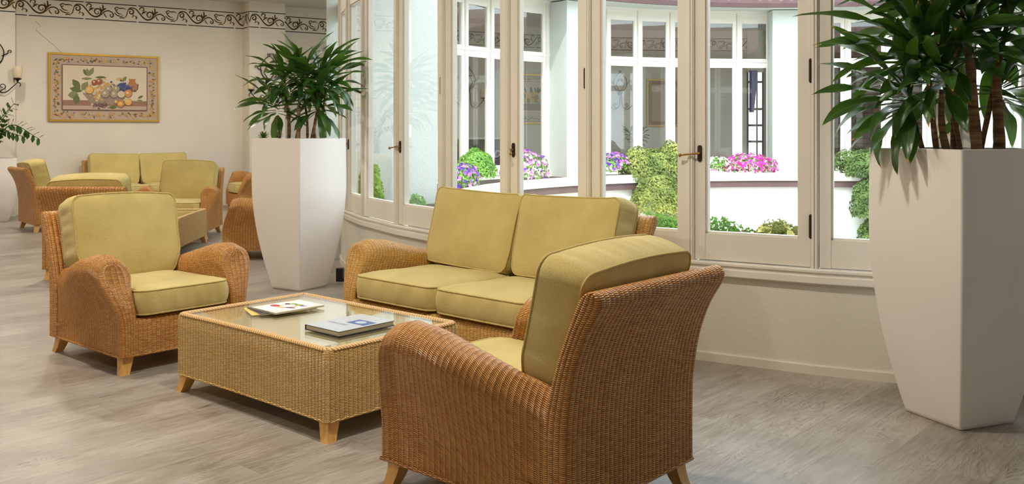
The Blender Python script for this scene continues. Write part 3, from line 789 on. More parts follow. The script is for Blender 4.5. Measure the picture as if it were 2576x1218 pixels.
# far wall of the lounge, drawn along its own line
WD = np.array([.818, .575]); WN = np.array([.575, -.818]); WB = np.array([-4.967, 16.05])
def wl(s_, p=0.0, z=0.0): q = WB + WD * s_ + WN * p; return (q[0], q[1], z)
def wall_block(mb, s0, s1, p0, p1, z0=0, z1=ZC):
    c = [wl(s0, p1), wl(s1, p1), wl(s1, p0), wl(s0, p0)]; v = [(a[0], a[1], z0) for a in c] + [(a[0], a[1], z1) for a in c]
    mb.add(v, [(0, 1, 5, 4), (1, 2, 6, 5), (2, 3, 7, 6), (3, 0, 4, 7), (4, 5, 6, 7)])
wb_ = MB(); wall_block(wb_, -7.0, 3.2, -.15, 0); wb_.make('wall_back', 'wall', kind='structure')
for i, (a, b) in enumerate(((-5.6, -3.195), (.36, 1.0))):
    p_ = MB(); wall_block(p_, a, b, 0, .345); p_.make('wall_pilaster_%d' % (i + 1), 'wall', kind='structure')
bb = MB(); wall_block(bb, -3.195, .36, 0, .012, 0, .09); wall_block(bb, 1.0, 2.7, 0, .012, 0, .09); wall_block(bb, -5.6, -3.183, .345, .357, 0, .09); wall_block(bb, .348, 1.012, .345, .357, 0, .09)
bb.make('baseboard_back', 'baseboard', kind='structure')
# far side walls that close the lounge and the opposite rooms
def arc_wall(name, r, t0, t1, mat, n=40, z1=ZC):
    mb = MB(); P = np.zeros((n + 1, 2, 3)); UV = np.zeros((n + 1, 2, 2))
    for i in range(n + 1):
        t = t0 + (t1 - t0) * i / n
        P[i, 0] = rp(t, r, 0); P[i, 1] = rp(t, r, z1); UV[i, 0] = (radians(t) * r, 0); UV[i, 1] = (radians(t) * r, z1)
    mb.grid(P, UV, flip=False); mb.make(name, mat, kind='structure')
    mb2 = MB()
arc_wall('wall_opposite', 10.2, 86.1, 135.5, 'wall', 100)
arc_wall('wall_opposite_right', 10.2, 20, 84.3, 'wall', 100)
def arc_band(name, t0, t1, z0, z1, mat, r0=10.16, r1=10.24, n=6):
    mb = MB(); P = np.zeros((n + 1, 4, 3))
    for i in range(n + 1):
        t = t0 + (t1 - t0) * i / n; P[i] = [rp(t, r0, z0), rp(t, r0, z1), rp(t, r1, z1), rp(t, r1, z0)]
    mb.grid(P, np.zeros((n + 1, 4, 2))); return mb.make(name, mat, kind='structure')
arc_band('wall_parapet', 84.2, 86.2, 0, .62, 'wall'); arc_band('wall_lintel', 84.2, 86.2, 2.56, ZC, 'wall')
gw = MB()
for z in (1.0, 1.36, 1.72, 2.32):
    P = np.array([[rp(t, 10.18, z), rp(t, 10.18, z + .05)] for t in np.linspace(84.3, 86.1, 5)]); gw.grid(P, np.zeros((5, 2, 2)))
for t in (84.3, 85.0, 86.1):
    a = rp(t, 10.18, .6); b = rp(t, 10.18, 2.6); gw.tube([a, b], .02, 6)
gw.make('window_outer', 'bronze', kind='structure')
cw_ = MB(); P = np.zeros((40, 6, 3))
for i in range(40):
    for j in range(6):
        q = j / 5; P[i, j] = rp(86.0 - (1.05 - .55 * max(0, q - .2)) * i / 39, 10.14 + .02 * sin(i * 1.3), 2.60 - q * .93)
cw_.grid(P, np.zeros((40, 6, 2))); cw_.make('curtain', 'curtain', smooth=True, label='blue curtain drawn back at the far window across the courtyard', cat='curtain')
arc_wall('wall_behind', 14.6, 176, 330, 'wall')
arc_wall('wall_brick', 10.1, 60, 84, 'brick', 16)

# ------------------------------------------------------------------ stencilled scroll border
def stroke(pts, w0, w1, closed=False):
    """tapered brush stroke polygon strips in (s, z)"""
    p, q = catmull(pts, max(14, len(pts) * 7)); d = np.gradient(p, axis=0); d /= np.linalg.norm(d, axis=1)[:, None] + 1e-9
    nrm = np.stack([-d[:, 1], d[:, 0]], 1); t = np.linspace(0, 1, len(p))
    w = (w0 + (w1 - w0) * t) * (np.sin(pi * np.clip(t * .9 + .08, 0, 1)) ** .5)
    return p + nrm * w[:, None] / 2, p - nrm * w[:, None] / 2
def spiral(cx, cy, r0, r1, a0, turns, n=14):
    return [(cx + (r0 + (r1 - r0) * k / (n - 1)) * cos(a0 + turns * 2 * pi * k / (n - 1)), cy + (r0 + (r1 - r0) * k / (n - 1)) * sin(a0 + turns * 2 * pi * k / (n - 1))) for k in range(n)]
UNIT = []
UNIT.append(([(.02, .03), (.06, .085), (.14, .08), (.20, .02), (.26, -.05), (.33, -.085), (.40, -.06), (.425, .0)] + spiral(.365, -.01, .06, .015, .2, 1.1, 10), .016, .022))
UNIT.append((spiral(.075, .025, .05, .012, 2.4, -1.2, 12), .016, .018))
UNIT.append(([(.02, .03), (.01, -.02), (-.01, -.06), (-.05, -.07)], .012, .006))
UNIT.append(([(.42, -.055), (.47, .0), (.54, .02), (.60, -.02), (.60, -.07)] + spiral(.575, -.05, .03, .008, -.6, -.8, 7), .014, .016))
UNIT.append((spiral(.25, .075, .045, .012, 3.4, -.9, 9), .014, .014))
UNIT.append(([(.25, .03), (.30, .045), (.335, .03)], .02, .006))
UNIT.append(([(.24, .0), (.28, .03), (.30, .01)], .016, .006))
UNIT.append(([(.43, .0), (.45, .05), (.445, .11)], .008, .024))
UNIT.append(([(.44, .0), (.47, .04), (.50, .055)], .008, .022))
UNIT.append(([(.44, -.01), (.42, .035), (.40, .07)], .006, .018))
UNIT.append(([(.47, -.02), (.48, -.06), (.51, -.085)], .010, .016))
UNIT.append(([(.62, .06), (.66, .085), (.70, .07), (.76, .075), (.80, .055)], .012, .014))
UNIT.append((spiral(.655, .055, .028, .008, 1.8, .9, 7), .012, .012))
UNIT.append(([(.62, .0), (.66, -.04), (.72, -.055), (.76, -.04)], .016, .010))
UNIT.append(([(.64, .03), (.68, -.01), (.74, -.02)], .018, .008))
UNIT.append(([(.70, -.085), (.74, -.075), (.78, -.09)], .014, .010))
UNIT.append(([(.12, -.03), (.16, -.05), (.15, -.085)], .008, .020))
UNIT.append(([(.10, .0), (.11, -.03), (.09, -.06)], .008, .012))
PERIOD = .80
def border(mb, put, s0, s1, phase=0.0, gold=True):
    """put(s, z, lift) -> world point"""
    zc = 3.175; k0 = int(math.floor((s0 - phase) / PERIOD)) - 1; k1 = int(math.ceil((s1 - phase) / PERIOD)) + 1
    for k in range(k0, k1):
        for (pts, w0, w1) in UNIT:
            for (dx, dz, mat, lift, wm) in (((.006, -.004, 'stencil_gold', .0016, 1.25),) if gold else ()) + ((0, 0, 'stencil', .003, 1.0),):
                a, b = stroke(pts, w0 * wm, w1 * wm)
                a = a + (phase + k * PERIOD + dx, dz); b = b + (phase + k * PERIOD + dx, dz)
                m_ = (a[:, 0] + b[:, 0]) / 2; ok = (m_ > s0) & (m_ < s1)
                if ok.sum() < 3: continue
                ia = np.where(ok)[0]; a, b = a[ia[0]:ia[-1] + 1], b[ia[0]:ia[-1] + 1]
                P = np.zeros((len(a), 2, 3))
                for i in range(len(a)):
                    P[i, 0] = put(np.clip(a[i, 0], s0, s1), zc + a[i, 1] * 1.02, lift); P[i, 1] = put(np.clip(b[i, 0], s0, s1), zc + b[i, 1] * 1.02, lift)
                mb.grid(P, np.zeros((len(a), 2, 2)), mat)
        for zz in (zc + .132, zc - .132):
            a, b = phase + k * PERIOD + .19, phase + (k + 1) * PERIOD + .165
            a, b = max(a, s0), min(b, s1)
            if b - a > .01:
                m = 6; P = np.zeros((m, 2, 3))
                for i in range(m):
                    q = a + (b - a) * i / (m - 1); P[i, 0] = put(q, zz - .007, .003); P[i, 1] = put(q, zz + .007, .003)
                mb.grid(P, np.zeros((m, 2, 2)), 'stencil')
tb = MB()
border(tb, lambda s_, z, l: wl(s_, l, z), -3.195, .36, .045)
border(tb, lambda s_, z, l: wl(s_, .345 + l, z), -5.6, -3.195, .3)
border(tb, lambda s_, z, l: wl(s_, .345 + l, z), .36, 1.0, .36)
border(tb, lambda s_, z, l: wl(s_, l, z), 1.0, 2.7, .15)
border(tb, lambda p, z, l: wl(.36 - l, p, z), .0, .345, .1)
tb.make('trim_2', None, kind='structure')
tb = MB()
def degs(s_): return s_ / 10.2 * 180 / pi
border(tb, lambda s_, z, l: tuple(rp(degs(s_), 10.2 - l, z)), radians(85) * 10.2, radians(134) * 10.2, 0, gold=False)
tb.make('trim_3', None, kind='structure')
# plaster crack on the wall
ck = MB(); pts = [(-2.88, 2.96), (-2.80, 2.88), (-2.86, 2.82), (-2.60, 2.60), (-2.42, 2.42), (-2.28, 2.22), (-2.12, 2.12), (-1.92, 1.92)]
def wiggle(pts, amp=.012):
    p, q = catmull(pts, 60); r_ = np.random.default_rng(5); return p + np.cumsum(r_.normal(0, amp * .3, p.shape), 0) * .4
M['crack'] = plain('wall_crack', srgb(150, 138, 118), .9)
for P0 in (wiggle(pts), wiggle([(-2.28, 2.22), (-2.4, 2.14), (-2.6, 2.1), (-2.9, 1.98)])):
    g = np.zeros((len(P0), 2, 3))
    for i, (a, b) in enumerate(P0): g[i, 0] = wl(a, .0012, b); g[i, 1] = wl(a + .005, .0012, b + .004)
    ck.grid(g, np.zeros((len(P0), 2, 2)))
ck.make('trim_4', 'crack', kind='structure')

# ------------------------------------------------------------------ framed fruit painting
for nm, c in dict(p_mat=(186, 164, 146), p_paper=(214, 200, 176), p_line=(120, 78, 66), p_table=(150, 112, 90), p_leaf=(98, 108, 66), p_leaf2=(130, 132, 84), p_yel=(222, 172, 80), p_grape=(190, 150, 92),
                  p_blue=(62, 70, 116), p_blue2=(96, 104, 150), p_fig=(160, 148, 122), p_red=(158, 82, 48), p_or=(206, 140, 70), p_jug=(176, 116, 66), p_bowl=(150, 130, 114), p_och=(204, 162, 92), p_dk=(96, 84, 74), p_purp=(110, 70, 76), p_pale=(206, 192, 160)).items():
    M[nm] = plain('paint_' + nm[2:], srgb(*c), .6)
pl_c = wl(-1.87, .02, 1.955)
pr = empty('painting', pl_c, atan2(WD[1], WD[0]), 'gold-framed still life of fruit and a jug hanging on the far wall', 'painting')
PW, PH = 1.66, 1.07
fr = MB()
for (a, b) in (((-PW / 2, -.015, -PH / 2), (PW / 2, .018, -PH / 2 + .03)), ((-PW / 2, -.015, PH / 2 - .03), (PW / 2, .018, PH / 2)), ((-PW / 2, -.015, -PH / 2 + .03), (-PW / 2 + .03, .018, PH / 2 - .03)), ((PW / 2 - .03, -.015, -PH / 2 + .03), (PW / 2, .018, PH / 2 - .03))): fr.box(a, b)
fr.make('picture_frame', 'gold', pr)
cvs = MB(); R5 = np.random.default_rng(11); lay = [0]
def pp2(pts, mat):
    lay[0] += 1; pts = np.asarray(pts, float); v = np.stack([pts[:, 0], np.full(len(pts), -.002 - .00004 * lay[0]), pts[:, 1]], 1); cvs.add(v, [tuple(range(len(pts)))], pts, mat)
def rect(x0, z0, x1, z1): return [(x0, z0), (x1, z0), (x1, z1), (x0, z1)]
def leafp(x, z, l, w, a): return [(x + t * l * cos(a) - s_ * w * sin(pi * t) * sin(a), z + t * l * sin(a) + s_ * w * sin(pi * t) * cos(a)) for s_, ts in ((1, np.linspace(0, 1, 9)), (-1, np.linspace(1, 0, 9)[1:-1])) for t in ts]
cvs.box((-PW / 2 + .02, -.002, -PH / 2 + .02), (PW / 2 - .02, .012, PH / 2 - .02), 'p_mat')
ix, iz = .625, .345
for k in range(420):      # leafy border
    side = k % 4; u_ = R5.uniform(-1, 1)
    if side == 0: x, z = u_ * .72, .43 + R5.uniform(-.03, .03)
    elif side == 1: x, z = u_ * .72, -.43 + R5.uniform(-.03, .03)
    elif side == 2: x, z = -.715 + R5.uniform(-.03, .03), u_ * .43
    else: x, z = .715 + R5.uniform(-.03, .03), u_ * .43
    pp2(leafp(x, z, R5.uniform(.02, .045), R5.uniform(.006, .013), R5.uniform(0, 6.3)), R5.choice(['p_och', 'p_yel', 'p_och', 'p_dk', 'p_leaf', 'p_or']))
pp2(rect(-ix - .012, -iz - .012, ix + .012, iz + .012), 'p_line'); pp2(rect(-ix, -iz, ix, iz), 'p_paper')
pp2(rect(-ix, -iz, ix, -.20), 'p_table'); pp2(rect(-ix, -iz, ix, -iz + .06), 'p_mat')
def S2(px, py): return ((px - 955) / 1250 * 1.25, (615 - py) / 640 * .70)      # picture sketch coordinates
for (x, y, l, w, a, m) in ((690, 450, .13, .03, 2.1, 'p_leaf'), (700, 450, .13, .025, 1.75, 'p_leaf2'), (705, 450, .16, .035, 1.1, 'p_leaf2'), (790, 465, .18, .02, .05, 'p_leaf'), (590, 490, .17, .022, .05, 'p_leaf2'),
                           (580, 640, .19, .05, 2.2, 'p_leaf'), (600, 660, .17, .05, 1.0, 'p_leaf2'), (610, 670, .19, .045, 2.9, 'p_leaf'), (560, 720, .16, .06, 3.2, 'p_leaf2'), (520, 860, .16, .05, 1.5, 'p_leaf'), (1200, 520, .12, .028, .9, 'p_leaf2'), (1100, 490, .12, .02, .2, 'p_och'), (1440, 760, .10, .02, .5, 'p_leaf'), (1430, 780, .11, .02, -.3, 'p_leaf2'), (1000, 900, .13, .03, .1, 'p_leaf')):
    p = S2(x, y); pp2(leafp(p[0], p[1], l, w, a), m)
jx, jz = S2(1355, 580)
pp2([(jx - .055, jz + .12), (jx + .06, jz + .12), (jx + .045, jz + .08), (jx + .085, jz + .02), (jx + .07, jz - .09), (jx - .06, jz - .10), (jx - .085, jz - .02), (jx - .045, jz + .08)], 'p_jug')
pp2([(jx + .08, jz + .05), (jx + .10, jz + .03), (jx + .09, jz - .06), (jx + .075, jz - .06), (jx + .08, jz + .02)], 'p_dk')
pp2([S2(610, 690), S2(1260, 740), S2(1180, 850), S2(740, 850)], 'p_bowl')
for k in range(60): p = S2(880 + R5.normal(0, 60), 870 + R5.normal(0, 22)); pp2(ell(p[0], p[1], .012, .009, 8), R5.choice(['p_purp', 'p_line', 'p_dk']))
for k in range(55):
    p = S2(*(np.array((830, 690)) + R5.normal(0, 1, 2) * (42, 62))); pp2(ell(p[0], p[1], .018, .017, 10), R5.choice(['p_grape', 'p_pale', 'p_och']))
for k in range(35): p = S2(*(np.array((930, 580)) + R5.normal(0, 1, 2) * (45, 40))); pp2(ell(p[0], p[1], .018, .017, 10), R5.choice(['p_grape', 'p_pale', 'p_och']))
for k in range(85): p = S2(*(np.array((1200 + k * 1.6 - 60, 560 + k * .9)) + R5.normal(0, 1, 2) * (42, 30))); pp2(ell(p[0], p[1], .016, .016, 10), R5.choice(['p_blue', 'p_blue2', 'p_blue']))
for (x, y, r1, m) in ((715, 650, 58, 'p_yel'), (790, 540, 42, 'p_red'), (860, 525, 44, 'p_red'), (1000, 630, 50, 'p_fig'), (1115, 625, 48, 'p_fig'), (950, 700, 62, 'p_fig'), (1080, 705, 58, 'p_fig'), (1190, 705, 55, 'p_pale'), (1295, 690, 58, 'p_or'), (1295, 815, 55, 'p_yel'), (1180, 845, 55, 'p_or'), (1180, 845, 35, 'p_yel'), (1110, 815, 25, 'p_yel')):
    p = S2(x, y); pp2(ell(p[0], p[1], r1 / 1000 + .004, r1 / 1000 + .004, 20), 'p_dk' if m in ('p_fig',) else 'p_line'); pp2(ell(p[0] - .003, p[1] + .003, r1 / 1000, r1 / 1000, 20), m); pp2(ell(p[0] - .012, p[1] + .014, r1 / 2600, r1 / 2600, 14), 'p_pale')
cvs.make('canvas', None, pr)

# ------------------------------------------------------------------ wall sconces
def make_sconce(loc, rz, label, group=None):
    root = empty('wall_sconce', loc, rz, label, 'wall lamp')       # local: x along the wall, -y into the room
    mb = MB()
    mb.lathe([(0, -.03), (.03, -.028), (.055, -.015), (.06, 0)], 20)
    mb.v[-1] = mb.v[-1] @ np.array([[1, 0, 0], [0, 0, 1], [0, 1, 0]]).T * (1, 1, 1)
    def sc(pts, r0=.010, r1=.005, y=-.03):
        p, q = catmull(pts, 46); mb.tube(np.stack([p[:, 0], np.full(len(p), y), p[:, 1]], 1), np.linspace(r0, r1, len(p)), 7)
    for s_ in (-1, 1):
        sc([(0, .0), (s_ * .12, .10), (s_ * .15, .26), (s_ * .06, .40), (s_ * .0, .44)] + [(s_ * a, b) for a, b in spiral(-.02, .46, .025, .01, -.5, .9, 8)])
        sc([(s_ * .13, .18), (s_ * .20, .22)] + [(s_ * a, b) for a, b in spiral(.235, .245, .03, .01, 3.6, -.9, 8)], .008)
        sc([(s_ * .02, .04), (s_ * .09, .16), (s_ * .04, .26), (s_ * -.02, .30)] + [(s_ * a, b) for a, b in spiral(-.04, .275, .028, .01, 1.2, .9, 7)], .008)
        sc([(s_ * .02, -.05), (s_ * .04, -.30), (s_ * .16, -.36), (s_ * .27, -.27), (s_ * .33, -.21), (s_ * .37, -.23), (s_ * .36, -.27)], .010, .006, -.06)
        sc([(s_ * .10, -.35)] + [(s_ * a, b) for a, b in spiral(.13, -.27, .05, .012, -1.6, 1.1, 9)], .008, .005, -.06)
        mb.lathe([(.0, -.05), (.012, -.045), (.02, -.02), (.055, -.005), (.06, .005), (.02, .01), (.0, .012)], 16, cen=(s_ * .33, -.06, -.155))
        sh = MB(); P = np.zeros((25, 4, 3)); UV = np.zeros((25, 4, 2))
        for i in range(25):
            a = 2 * pi * i / 24
            for j, (r_, z, k) in enumerate(((.042, -.145, 0), (.060, -.13, 0), (.066, -.02, .3), (.068, .02, 1))):
                P[i, j] = (s_ * .33 + r_ * cos(a), -.06 + r_ * sin(a), z + k * (.022 * cos(a + .5)))
        sh.grid(P, UV); sh.make('lamp_shade', 'shade', root, smooth=60, label='cream candle shade')
    mb.make('bracket', 'iron', root, smooth=60)
    return root
sc_a = make_sconce(wl(-3.50, .345, 2.20), atan2(WD[1], WD[0]), 'black wrought-iron wall sconce with cream shades at the left edge')
place_copy(sc_a, wl(.70, .345, 2.12), atan2(WD[1], WD[0]), 'black wrought-iron wall sconce on the pilaster behind the middle plant')

# things in the rooms across the courtyard
for th_, lab in ((102.3, 'black wrought-iron sconce seen through the window across the courtyard, above a potted plant'), (122.3, 'black wrought-iron sconce seen through the far left window across the courtyard')):
    q = rp(th_, 10.19, 2.10); place_copy(sc_a, tuple(q), radians(th_ - 90), lab)
def small_picture(th_, zc, w, h, label, fruit):
    root = empty('painting', tuple(rp(th_, 10.17, zc)), radians(th_ - 90), label, 'painting'); f = MB()
    for a, b in (((-w / 2, -.02, -h / 2), (w / 2, .01, -h / 2 + .03)), ((-w / 2, -.02, h / 2 - .03), (w / 2, .01, h / 2)), ((-w / 2, -.02, -h / 2), (-w / 2 + .03, .01, h / 2)), ((w / 2 - .03, -.02, -h / 2), (w / 2, .01, h / 2))): f.box(a, b)
    f.make('picture_frame', 'gold', root); c = MB(); c.box((-w / 2 + .02, -.004, -h / 2 + .02), (w / 2 - .02, .006, h / 2 - .02), 'p_paper')
    rs = np.random.default_rng(4); k = 0
    def pl(pts, mat):
        nonlocal k; k += 1; pts = np.asarray(pts, float); c.add(np.stack([pts[:, 0], np.full(len(pts), -.005 - .0001 * k), pts[:, 1]], 1), [tuple(range(len(pts)))], pts, mat)
    if fruit:
        for zz in (h / 2 - .11, -h / 2 + .11):
            pl(rect(-w / 2 + .03, zz - .055, w / 2 - .03, zz - .048), 'p_dk'); pl(rect(-w / 2 + .03, zz + .048, w / 2 - .03, zz + .055), 'p_dk')
            for q in np.linspace(-w / 2 + .05, w / 2 - .09, 12): pl(leafp(q, zz + rs.uniform(-.02, .02), .05, .012, rs.uniform(-.8, .8)), 'p_leaf')
        pl(rect(-w / 2 + .05, -.24, w / 2 - .05, -.10), 'p_bowl')
        for q in range(26): x_, z_ = rs.uniform(-w / 2 + .08, w / 2 - .08), rs.uniform(-.10, .12); pl(ell(x_, z_, .04, .05, 14), rs.choice(['p_yel', 'p_leaf2', 'p_yel'])); 
        for q in range(14): pl(leafp(rs.uniform(-w / 2 + .08, w / 2 - .1), .12, .14, .02, rs.uniform(1, 2.1)), 'p_leaf')
    else:
        pl(rect(-w / 2 + .04, -h / 2 + .04, w / 2 - .04, h / 2 - .04), 'p_table'); pl(rect(-w / 2 + .12, -h / 2 + .12, w / 2 - .12, h / 2 - .12), 'p_mat')
    c.make('canvas', None, root)
small_picture(96.85, 1.88, .72, 1.05, 'gold-framed picture seen through the window across the courtyard', False)
small_picture(113.4, 1.94, .70, 1.06, 'framed picture of yellow pears seen through the glass left of the plastered pier', True)
sd = empty('display_counter', tuple(rp(121.5, 9.55)), radians(121.5 - 90), 'dark display counter with white lettering seen through the far left window', 'counter')
mb = MB(); mb.box((-.6, -.18, 0), (.6, .18, 1.10)); cb = mb.make('cabinet', 'black', sd); mb = MB(); mb.box((-.63, -.21, 1.10), (.63, .21, 1.14)); mb.make('countertop', 'frame', sd)
M['letter_white'] = plain('white_lettering', srgb(236, 236, 232), .6)
text_mesh('Do', .20, 'letter_white', cb, (-.02, -.182, .74), (radians(90), 0, 0), name='lettering', shear=.35, align='LEFT')
hp = empty('box_planter', tuple(rp(101.7, 9.5)), radians(101.7 - 90), 'grey-green square planter with white scribbled lettering in the room across the courtyard', 'planter')
mb = MB(); mb.box((-.20, -.18, 0), (.20, .18, .86)); M['sage'] = plain('sage_pot', srgb(176, 196, 186), .6); pc = mb.make('pot', 'sage', hp)
text_mesh('Am', .14, 'letter_white', pc, (.0, -.182, .68), (radians(90), 0, 0), name='lettering', shear=.35)
hr_ = empty('potted_plant', tuple(rp(101.7, 9.5, .86)), 0, 'dark spiky foliage rising from the grey-green planter across the courtyard', 'plant'); rs_ = np.random.default_rng(9)
SUCC = (hr_, rs_)

# ------------------------------------------------------------------ tall planters
def planter_geo(root, H, top, mid, bot, zmid, rnd=.012, n=22, exps=(1.0, 2.0)):
    mb = MB(); zs = [0, .006] + list(np.linspace(.02, H - .006, n)) + [H]
    def half(z):
        if z >= zmid: t = (z - zmid) / (H - zmid); return mid + (top - mid) * t
        t = z / zmid; return bot + (mid - bot) * (1 - (1 - t) ** 1.8)
    def ringo(h, r): o, q = rr_outline(2 * h, 2 * h, r, 96); return o
    def ro(h, r):
        pts = []
        for cx, cy, a0 in ((h - r, h - r, 0), (-h + r, h - r, 90), (-h + r, -h + r, 180), (h - r, -h + r, 270)):
            for k in range(7): a = radians(a0 + 15 * k); pts.append((cx + r * cos(a), cy + r * sin(a)))
        return np.array(pts)
    rings = [(half(z) - (.006 if z == 0 else 0), z) for z in zs] + [(top - .008, H + .002), (top - .022, H), (top - .024, H - .05), (top - .03, H - .06)]
    P = np.zeros((29, len(rings), 3)); UV = np.zeros((29, len(rings), 2))
    for j, (h, z) in enumerate(rings):
        o = ro(h, rnd); P[:28, j, :2] = o; P[:28, j, 2] = z; P[28, j] = P[0, j]
    mb.grid(P, UV); mb.make('pot', 'pot', root, smooth=40)
    sl_ = MB(); h = top - .022; sl_.box((-h, -h, H - .07), (h, h, H - .045)); sl_.make('soil', 'soil', root)
pm = empty('tall_planter', (-1.748, 7.714, 0), radians(57.7 - 45 + 45), 'tall tapered white planter in the middle beside the first window', 'planter')
pm.rotation_euler[2] = radians(57.7)
planter_geo(pm, 1.225, .27, .272, .155, .86)
prr = empty('tall_planter', (2.018, 4.238, 0), radians(21.5), 'tall tapered white planter at the right edge in front of the windows', 'planter')
planter_geo(prr, 1.213, .27, .272, .158, .86)
pl_ = empty('tall_planter', (-7.30, 13.22, 0), radians(35), 'lower white planter at the far left against the wall', 'planter')
planter_geo(pl_, .89, .27, .28, .17, .62, rnd=.08)

def leaf_strip(mb, base, az, elev, L, w, droop, twist, rs, fold=.38, seg=13, stem=.12):
    """one strap leaf: leaves the stem at az/elev and bends down along its length"""
    p = np.array(base, float); ds = L / seg; e = elev; P = np.zeros((seg + 1, 3, 3)); UV = np.zeros((seg + 1, 3, 2))
    a = az; side0 = np.array((-sin(a), cos(a), 0)); curl = rs.uniform(-.3, .3)
    for i in range(seg + 1):
        t = i / seg
        d = np.array((cos(a) * cos(e), sin(a) * cos(e), sin(e))); up = np.cross(side0, d) * -1
        if t < stem: ww = w * (.28 + .25 * t / stem)
        else: tt = (t - stem) / (1 - stem); ww = w * (.28 + .25 + .47 * sin(min(1, tt * 2.2) * pi / 2)) * (1 - max(0, (tt - .5) / .5) ** 1.7) + .0006
        tw = twist * t; sd = side0 * cos(tw) + up * sin(tw); up2 = np.cross(d, sd)
        und = .22 * ww * sin(13 * t + curl * 20)
        P[i, 0] = p - sd * ww + up2 * (fold * ww + und); P[i, 1] = p; P[i, 2] = p + sd * ww + up2 * (fold * ww - und)
        UV[i] = [(0, t), (.5, t), (1, t)]
        p = p + d * ds; e -= droop * (.35 + 1.3 * t) / seg; a += curl / seg
    mb.grid(P, UV)

def crown(mb, c, n, L, w, rs, lean=(0, 0), spread=1.0, low=-.5):
    for k in range(n):
        t = (k + .5) / n; az = k * 2.39996 + rs.uniform(-.4, .4)
        el = 1.05 - t * (1.05 - low) * spread + rs.uniform(-.12, .12)
        base = np.array(c) + np.array((cos(az) * .008, sin(az) * .008, .07 - t * .13))
        l = L * (.75 + .35 * sin(pi * min(1, t + .25))) * rs.uniform(.85, 1.12)
        az2 = az; 
        if lean != (0, 0):
            v = np.array((cos(az), sin(az))) + np.array(lean); az2 = atan2(v[1], v[0])
        leaf_strip(mb, base, az2, el, l, w * rs.uniform(.8, 1.12), rs.uniform(.35, 1.25) * (.7 + t * .6), rs.uniform(-1.1, 1.1), rs, stem=.22)
def bent(p0, p1, n=9, bow=.03, rs=None):
    p0, p1 = np.array(p0, float), np.array(p1, float); o = rs.normal(0, 1, 3) * bow; o[2] = 0
    return [p0 + (p1 - p0) * t + o * sin(pi * t) for t in np.linspace(0, 1, n)]
def dracaena(name, base, crowns, stems, L, w, seed, mat, label):
    rs = np.random.default_rng(seed); root = empty(name, base, 0, label, 'plant')
    for (a, b, r0, r1) in stems:
        mb = MB(); pts = bent(a, b, 12, .012, rs); rr = np.linspace(r0, r1, 12) * (1 + .06 * np.sin(np.arange(12) * 2.3)); mb.tube(pts, rr, 12)
        mb.make('trunk', 'bark', root, smooth=60)
    for (c, n, sc, lean, low) in crowns:
        mb = MB(); crown(mb, c, n, L * sc, w * (.8 + .2 * sc), rs, lean, 1.0, low); mb.make('leaf_crown', mat, root, smooth=True)
    return root
# view axes for laying out stems: r = to the right, f = away, from a plant's own centre
dm = dracaena('dracaena', (-1.748, 7.714, 1.165),
    crowns=[((-.19, .02, .30), 20, .95, (-.35, -.1), -.6), ((-.13, .03, .50), 26, 1.0, (-.15, 0), -.45), ((.02, -.02, .57), 26, 1.0, (0, -.2), -.5), ((.17, .0, .53), 28, 1.05, (.25, 0), -.6),
            ((.14, .02, .32), 24, 1.0, (.2, -.2), -.8), ((.02, .05, .48), 20, .9, (0, .1), -.5), ((.20, .06, .48), 20, 1.0, (.5, 0), -.6)],
    stems=[((-.17, .02, -.02), (-.19, .02, .24), .013, .009), ((-.10, .03, -.02), (-.13, .03, .44), .017, .012), ((.0, -.02, -.02), (.02, -.02, .51), .017, .012), ((.08, .0, -.02), (.17, .0, .47), .014, .010),
           ((.14, .03, -.02), (.14, .02, .27), .014, .010), ((.05, .05, -.02), (.02, .05, .42), .012, .009), ((.17, .06, -.02), (.20, .06, .42), .012, .009)],
    L=.38, w=.030, seed=21, mat='leaf', label='bushy dracaena with several stems in the tall white planter in the middle')
dr = dracaena('dracaena', (2.018, 4.238, 1.153),
    crowns=[((.02, -.05, .60), 34, 1.1, (0, 0), -.35), ((-.18, -.05, .50), 28, 1.1, (-.6, -.1), -.35), ((-.22, .02, .27), 24, .95, (-1.1, -.2), -.75), ((-.12, -.10, .38), 20, .9, (-.9, -.3), -.6),
            ((.17, .0, .52), 28, 1.1, (.3, 0), -.4), ((.05, .05, .82), 30, 1.1, (0, 0), -.3), ((.24, .08, .32), 20, .9, (.8, .2), -.6), ((-.12, .0, .74), 24, 1.0, (-.3, 0), -.3), ((.24, .0, .80), 22, 1.0, (.3, 0), -.3), ((.0, .16, .34), 18, .85, (0, .8), -.6)],
    stems=[((.04, -.10, -.02), (.02, -.05, .55), .026, .018), ((.16, -.06, -.02), (.17, .0, .44), .027, .018), ((-.10, -.02, -.02), (-.16, -.05, .40), .014, .010), ((-.14, .04, -.02), (-.22, .02, .22), .013, .010),
           ((-.06, -.06, -.02), (-.12, -.10, .32), .019, .011), ((.0, .04, -.02), (.05, .05, .74), .016, .012), ((.20, .08, -.02), (.24, .08, .28), .012, .009), ((.02, .0, -.02), (-.12, .0, .66), .012, .009), ((.10, .03, -.02), (.24, .0, .72), .013, .010)],
    L=.46, w=.032, seed=5, mat='leaf_tip', label='large dracaena with brown leaf tips in the white planter at the right edge')
for c_ in ((-.1, 0, .30), (.12, 0, .26), (.03, .02, .14)):
    mb = MB(); crown(mb, c_, 20, .24, .026, SUCC[1], (0, 0), 1.0, -.2); mb.make('leaf_crown', 'leaf', SUCC[0], smooth=True)
    mb = MB(); mb.tube([(c_[0] * .6, 0, -.02), c_], .012, 7); mb.make('stem', 'bark', SUCC[0], smooth=True)
